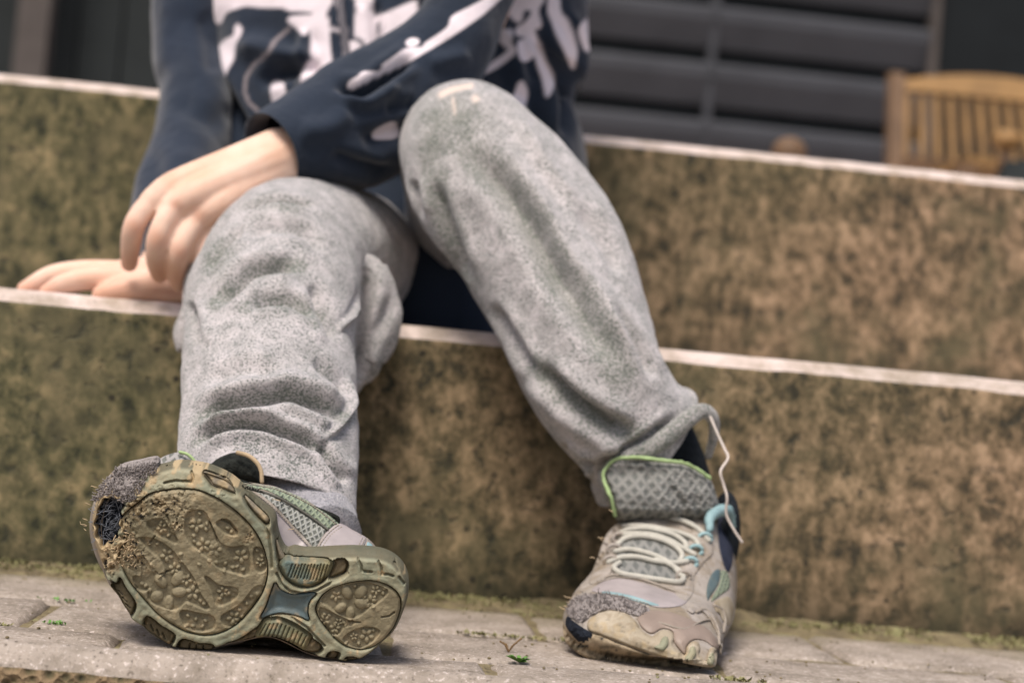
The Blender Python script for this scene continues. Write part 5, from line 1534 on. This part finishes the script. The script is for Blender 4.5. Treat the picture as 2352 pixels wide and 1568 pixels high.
bp('eyestay', [(440, 540), (352, 622), (300, 762), (240, 930), (320, 925), (392, 850), (420, 752), (475, 620)], M['leather2'], .0016, lambda Q, e: .0009 * smooth(e, 0, 12) + .0006 * fbm(Q, .07, 4, 3))
bp('collar_lining', [(1085, 520), (1125, 492), (1165, 510), (1188, 620), (1180, 790), (1150, 860), (1112, 780), (1088, 660)], simple('navy_lining', srgb(56, 60, 74), .9, .1, .4, 90, .6), .0018)
bp('side_stripe', [(1040, 880), (1072, 845), (1100, 850), (1090, 930), (1040, 1010), (1015, 1045), (1012, 960)], M['shank'], .0018)
bp('side_stripe', [(1105, 850), (1150, 870), (1160, 960), (1100, 1010), (1040, 1052), (1060, 1000), (1098, 930)], M['green_mesh'], .0018)
bp('heel_overlay', [(1062, 1055), (1110, 1030), (1160, 1025), (1190, 1100), (1170, 1190), (1130, 1195), (1100, 1140), (1070, 1110)], M['bumper'], .0028, lambda Q, e: .0015 * smooth(e, 0, 14))
bp('side_overlay', [(880, 1095), (950, 1040), (1010, 1052), (1062, 1110), (1100, 1190), (1120, 1280), (1108, 1390), (1090, 1380), (1088, 1290), (1050, 1200), (1000, 1130), (950, 1110), (920, 1130)], M['leather2'], .0026, lambda Q, e: .0012 * smooth(e, 0, 10))
for L, r in (([(945, 1120), (1000, 1105), (1050, 1160), (1085, 1240), (1092, 1330)], .0011), ([(1060, 1080), (1110, 1110), (1130, 1180), (1120, 1250)], .0012), ([(300, 920), (400, 880), (560, 900), (740, 960), (880, 1010)], .0009), ([(700, 1190), (860, 1230), (980, 1180), (1030, 1170)], .0006)):
    cord('seam_cord', C3(L), bvB, r, M['stitch'], snB, .0022)
stitches([C3([(330, 918), (450, 895), (600, 915), (780, 975), (880, 1010)]), C3([(350, 1000), (500, 1028), (640, 1070)]), C3([(360, 620), (310, 760), (260, 910)]), C3([(1040, 660), (1040, 740), (980, 800), (930, 880)])], bvB, snB, .0004, 8, 5)
# eyelet links and laces
for x, y in ((1000, 640), (940, 720), (905, 800), (860, 890), (440, 560), (440, 640), (405, 715), (385, 790)):
    p_ = cast(bvB, *c3(x, y), .003)
    if p_ is None: continue
    t_ = []
    for k in range(13):
        a = k / 12 * 2 * math.pi
        t_.append(p_ + RT * math.cos(a) * .0042 + UP * math.sin(a) * .0032)
    V, F = tube(t_, .0013, 8, caps=False); mesh_obj('eyelet', V, F, M['turq'] if x in (1000, 940, 905) else M['leather2'], snB)
LACES = [[(436, 556), (470, 515), (540, 492), (640, 485), (780, 505), (900, 545), (980, 600), (1022, 652)], [(440, 610), (500, 585), (600, 575), (700, 590), (800, 620), (865, 665), (880, 700)], [(470, 560), (590, 560), (720, 580), (850, 610), (935, 650), (960, 700)],
         [(430, 680), (480, 640), (580, 625), (700, 645), (800, 690), (850, 745), (835, 790)], [(415, 725), (500, 712), (600, 730), (700, 765), (790, 820), (840, 880)], [(372, 795), (450, 765), (560, 762), (680, 790), (800, 800), (880, 790)],
         [(440, 800), (405, 830), (450, 868), (560, 888), (700, 910), (820, 925), (858, 905), (835, 855), (760, 805), (680, 780)], [(400, 650), (480, 615), (640, 615), (760, 650), (850, 700), (930, 745)]]
for L in LACES:
    cord('lace', C3(L), bvB, .0018, M['lace'], snB, .0042, 10)
# tongue
TG = [(330, 235), (365, 165), (430, 122), (580, 116), (720, 134), (860, 152), (945, 190), (1030, 250), (1072, 350), (1092, 440), (1070, 560), (980, 620), (850, 590), (700, 560), (560, 555), (452, 580), (412, 490), (380, 370)]
def tongue_base(Q):
    x3 = (Q[:, 0] - 1267.9) / .35154; y3 = (Q[:, 1] - 1010.6) / .35154
    return PY(Q[:, 0], Q[:, 1], 1.074 - .026 * smooth(-y3, -610, -440) + .012 * ((x3 - 690) / 380) ** 2 + .006 * smooth(-y3, -400, -130))
def h_tg(Q, e):
    x3 = (Q[:, 0] - 1267.9) / .35154; y3 = (Q[:, 1] - 1010.6) / .35154
    h = -.006 * (1 - smooth(e, 0, 20)) ** 2 + .0008 * fbm(Q, .03, 4, 3)
    for L, s_, a in (([(640, 260), (650, 400), (660, 520)], 12, -.003), ([(790, 330), (850, 420), (870, 530)], 10, -.003), ([(440, 220), (560, 210), (700, 220)], 14, -.0022), ([(940, 380), (960, 470)], 10, -.0015)):
        d, _ = dist_line(Q, np.array(C3(L))); h += a * np.exp(-(d / s_) ** 2)
    # woven lozenges, coarser on the right
    wgt = smooth(x3, 560, 800)
    a = math.radians(32); u = (Q[:, 0] * math.cos(a) + Q[:, 1] * math.sin(a)) / 12.5; v = (-Q[:, 0] * math.sin(a) + Q[:, 1] * math.cos(a)) / 11.0
    cellp = np.minimum(abs((u % 1) - .5), abs((v % 1) - .5)) * 2
    h += -.0006 * wgt * smooth(cellp, .25, .6)
    return h
relief('tongue', C3(TG), tongue_base, toward, 1.8, h_tg, .012, M['tongue'], snB, None, 4)
V, F = tube(tongue_base(np.array(C3([(412, 490), (382, 370), (334, 240), (366, 163), (430, 120), (580, 113), (720, 130), (860, 149), (945, 186), (1030, 246)]))) - FW * .001, .0012, 8, 90)
V = V + (fbm(V, 400, 3, 3) * .0004)[:, None]
mesh_obj('lime_edge', V, F, M['lime'], snB)
# fleece lining and torn collar edge on the outer side
V, F = tube([PY(x, y, Y) for (x, y), Y in zip(C3([(1030, 585), (1028, 520), (1060, 475), (1120, 455), (1165, 485), (1180, 560), (1182, 640)]), (1.05, 1.055, 1.062, 1.07, 1.075, 1.08, 1.085))], [.002, .0034, .004, .004, .0032, .0022, .0015], 10, 50)
V = V + (fbm(V, 260, 3, 3) * .0007)[:, None]
mesh_obj('collar_edge', V, F, M['turq'], snB)
V, F = ellipsoid(PY(*c3(1125, 620), 1.10), (.010, .022, .03)); mesh_obj('collar_padding', V, F, M['sock'], snB)
q3 = np.array([cast(bvB, *c3(x, y), .001) for x, y in [(RNG.uniform(120, 620), 0) for _ in range(0)]]) if False else []
pts = []
P_ = round_poly(C3([(150, 1022), (300, 1000), (450, 1022), (560, 1062), (640, 1102), (605, 1150), (480, 1130), (380, 1104), (270, 1136), (200, 1190), (140, 1170), (95, 1120)]), 3)
q = RNG.uniform(P_.min(0), P_.max(0), (1600, 2)); q = q[inside(q, P_)][:420]
pts = [cast(bvB, x, y, .0012) for x, y in q]; pts = [p_ for p_ in pts if p_ is not None]
fibres('loose_fibres', pts, [np.array([-.4, -.5, .5])] * len(pts), (.0015, .0038), M['fuzz'], snB, .00025)
q = [c3(x, y) for x, y in ((100, 1085), (110, 1060), (95, 1110), (130, 1030), (340, 640), (345, 650), (335, 660), (280, 770), (400, 470))]
pts = [PY(x, y, .99) for x, y in q]
fibres('loose_fibres', pts, [np.array([-1, -.2, .3])] * len(pts), (.002, .005), M['tan_fibre'], snB, .0003)
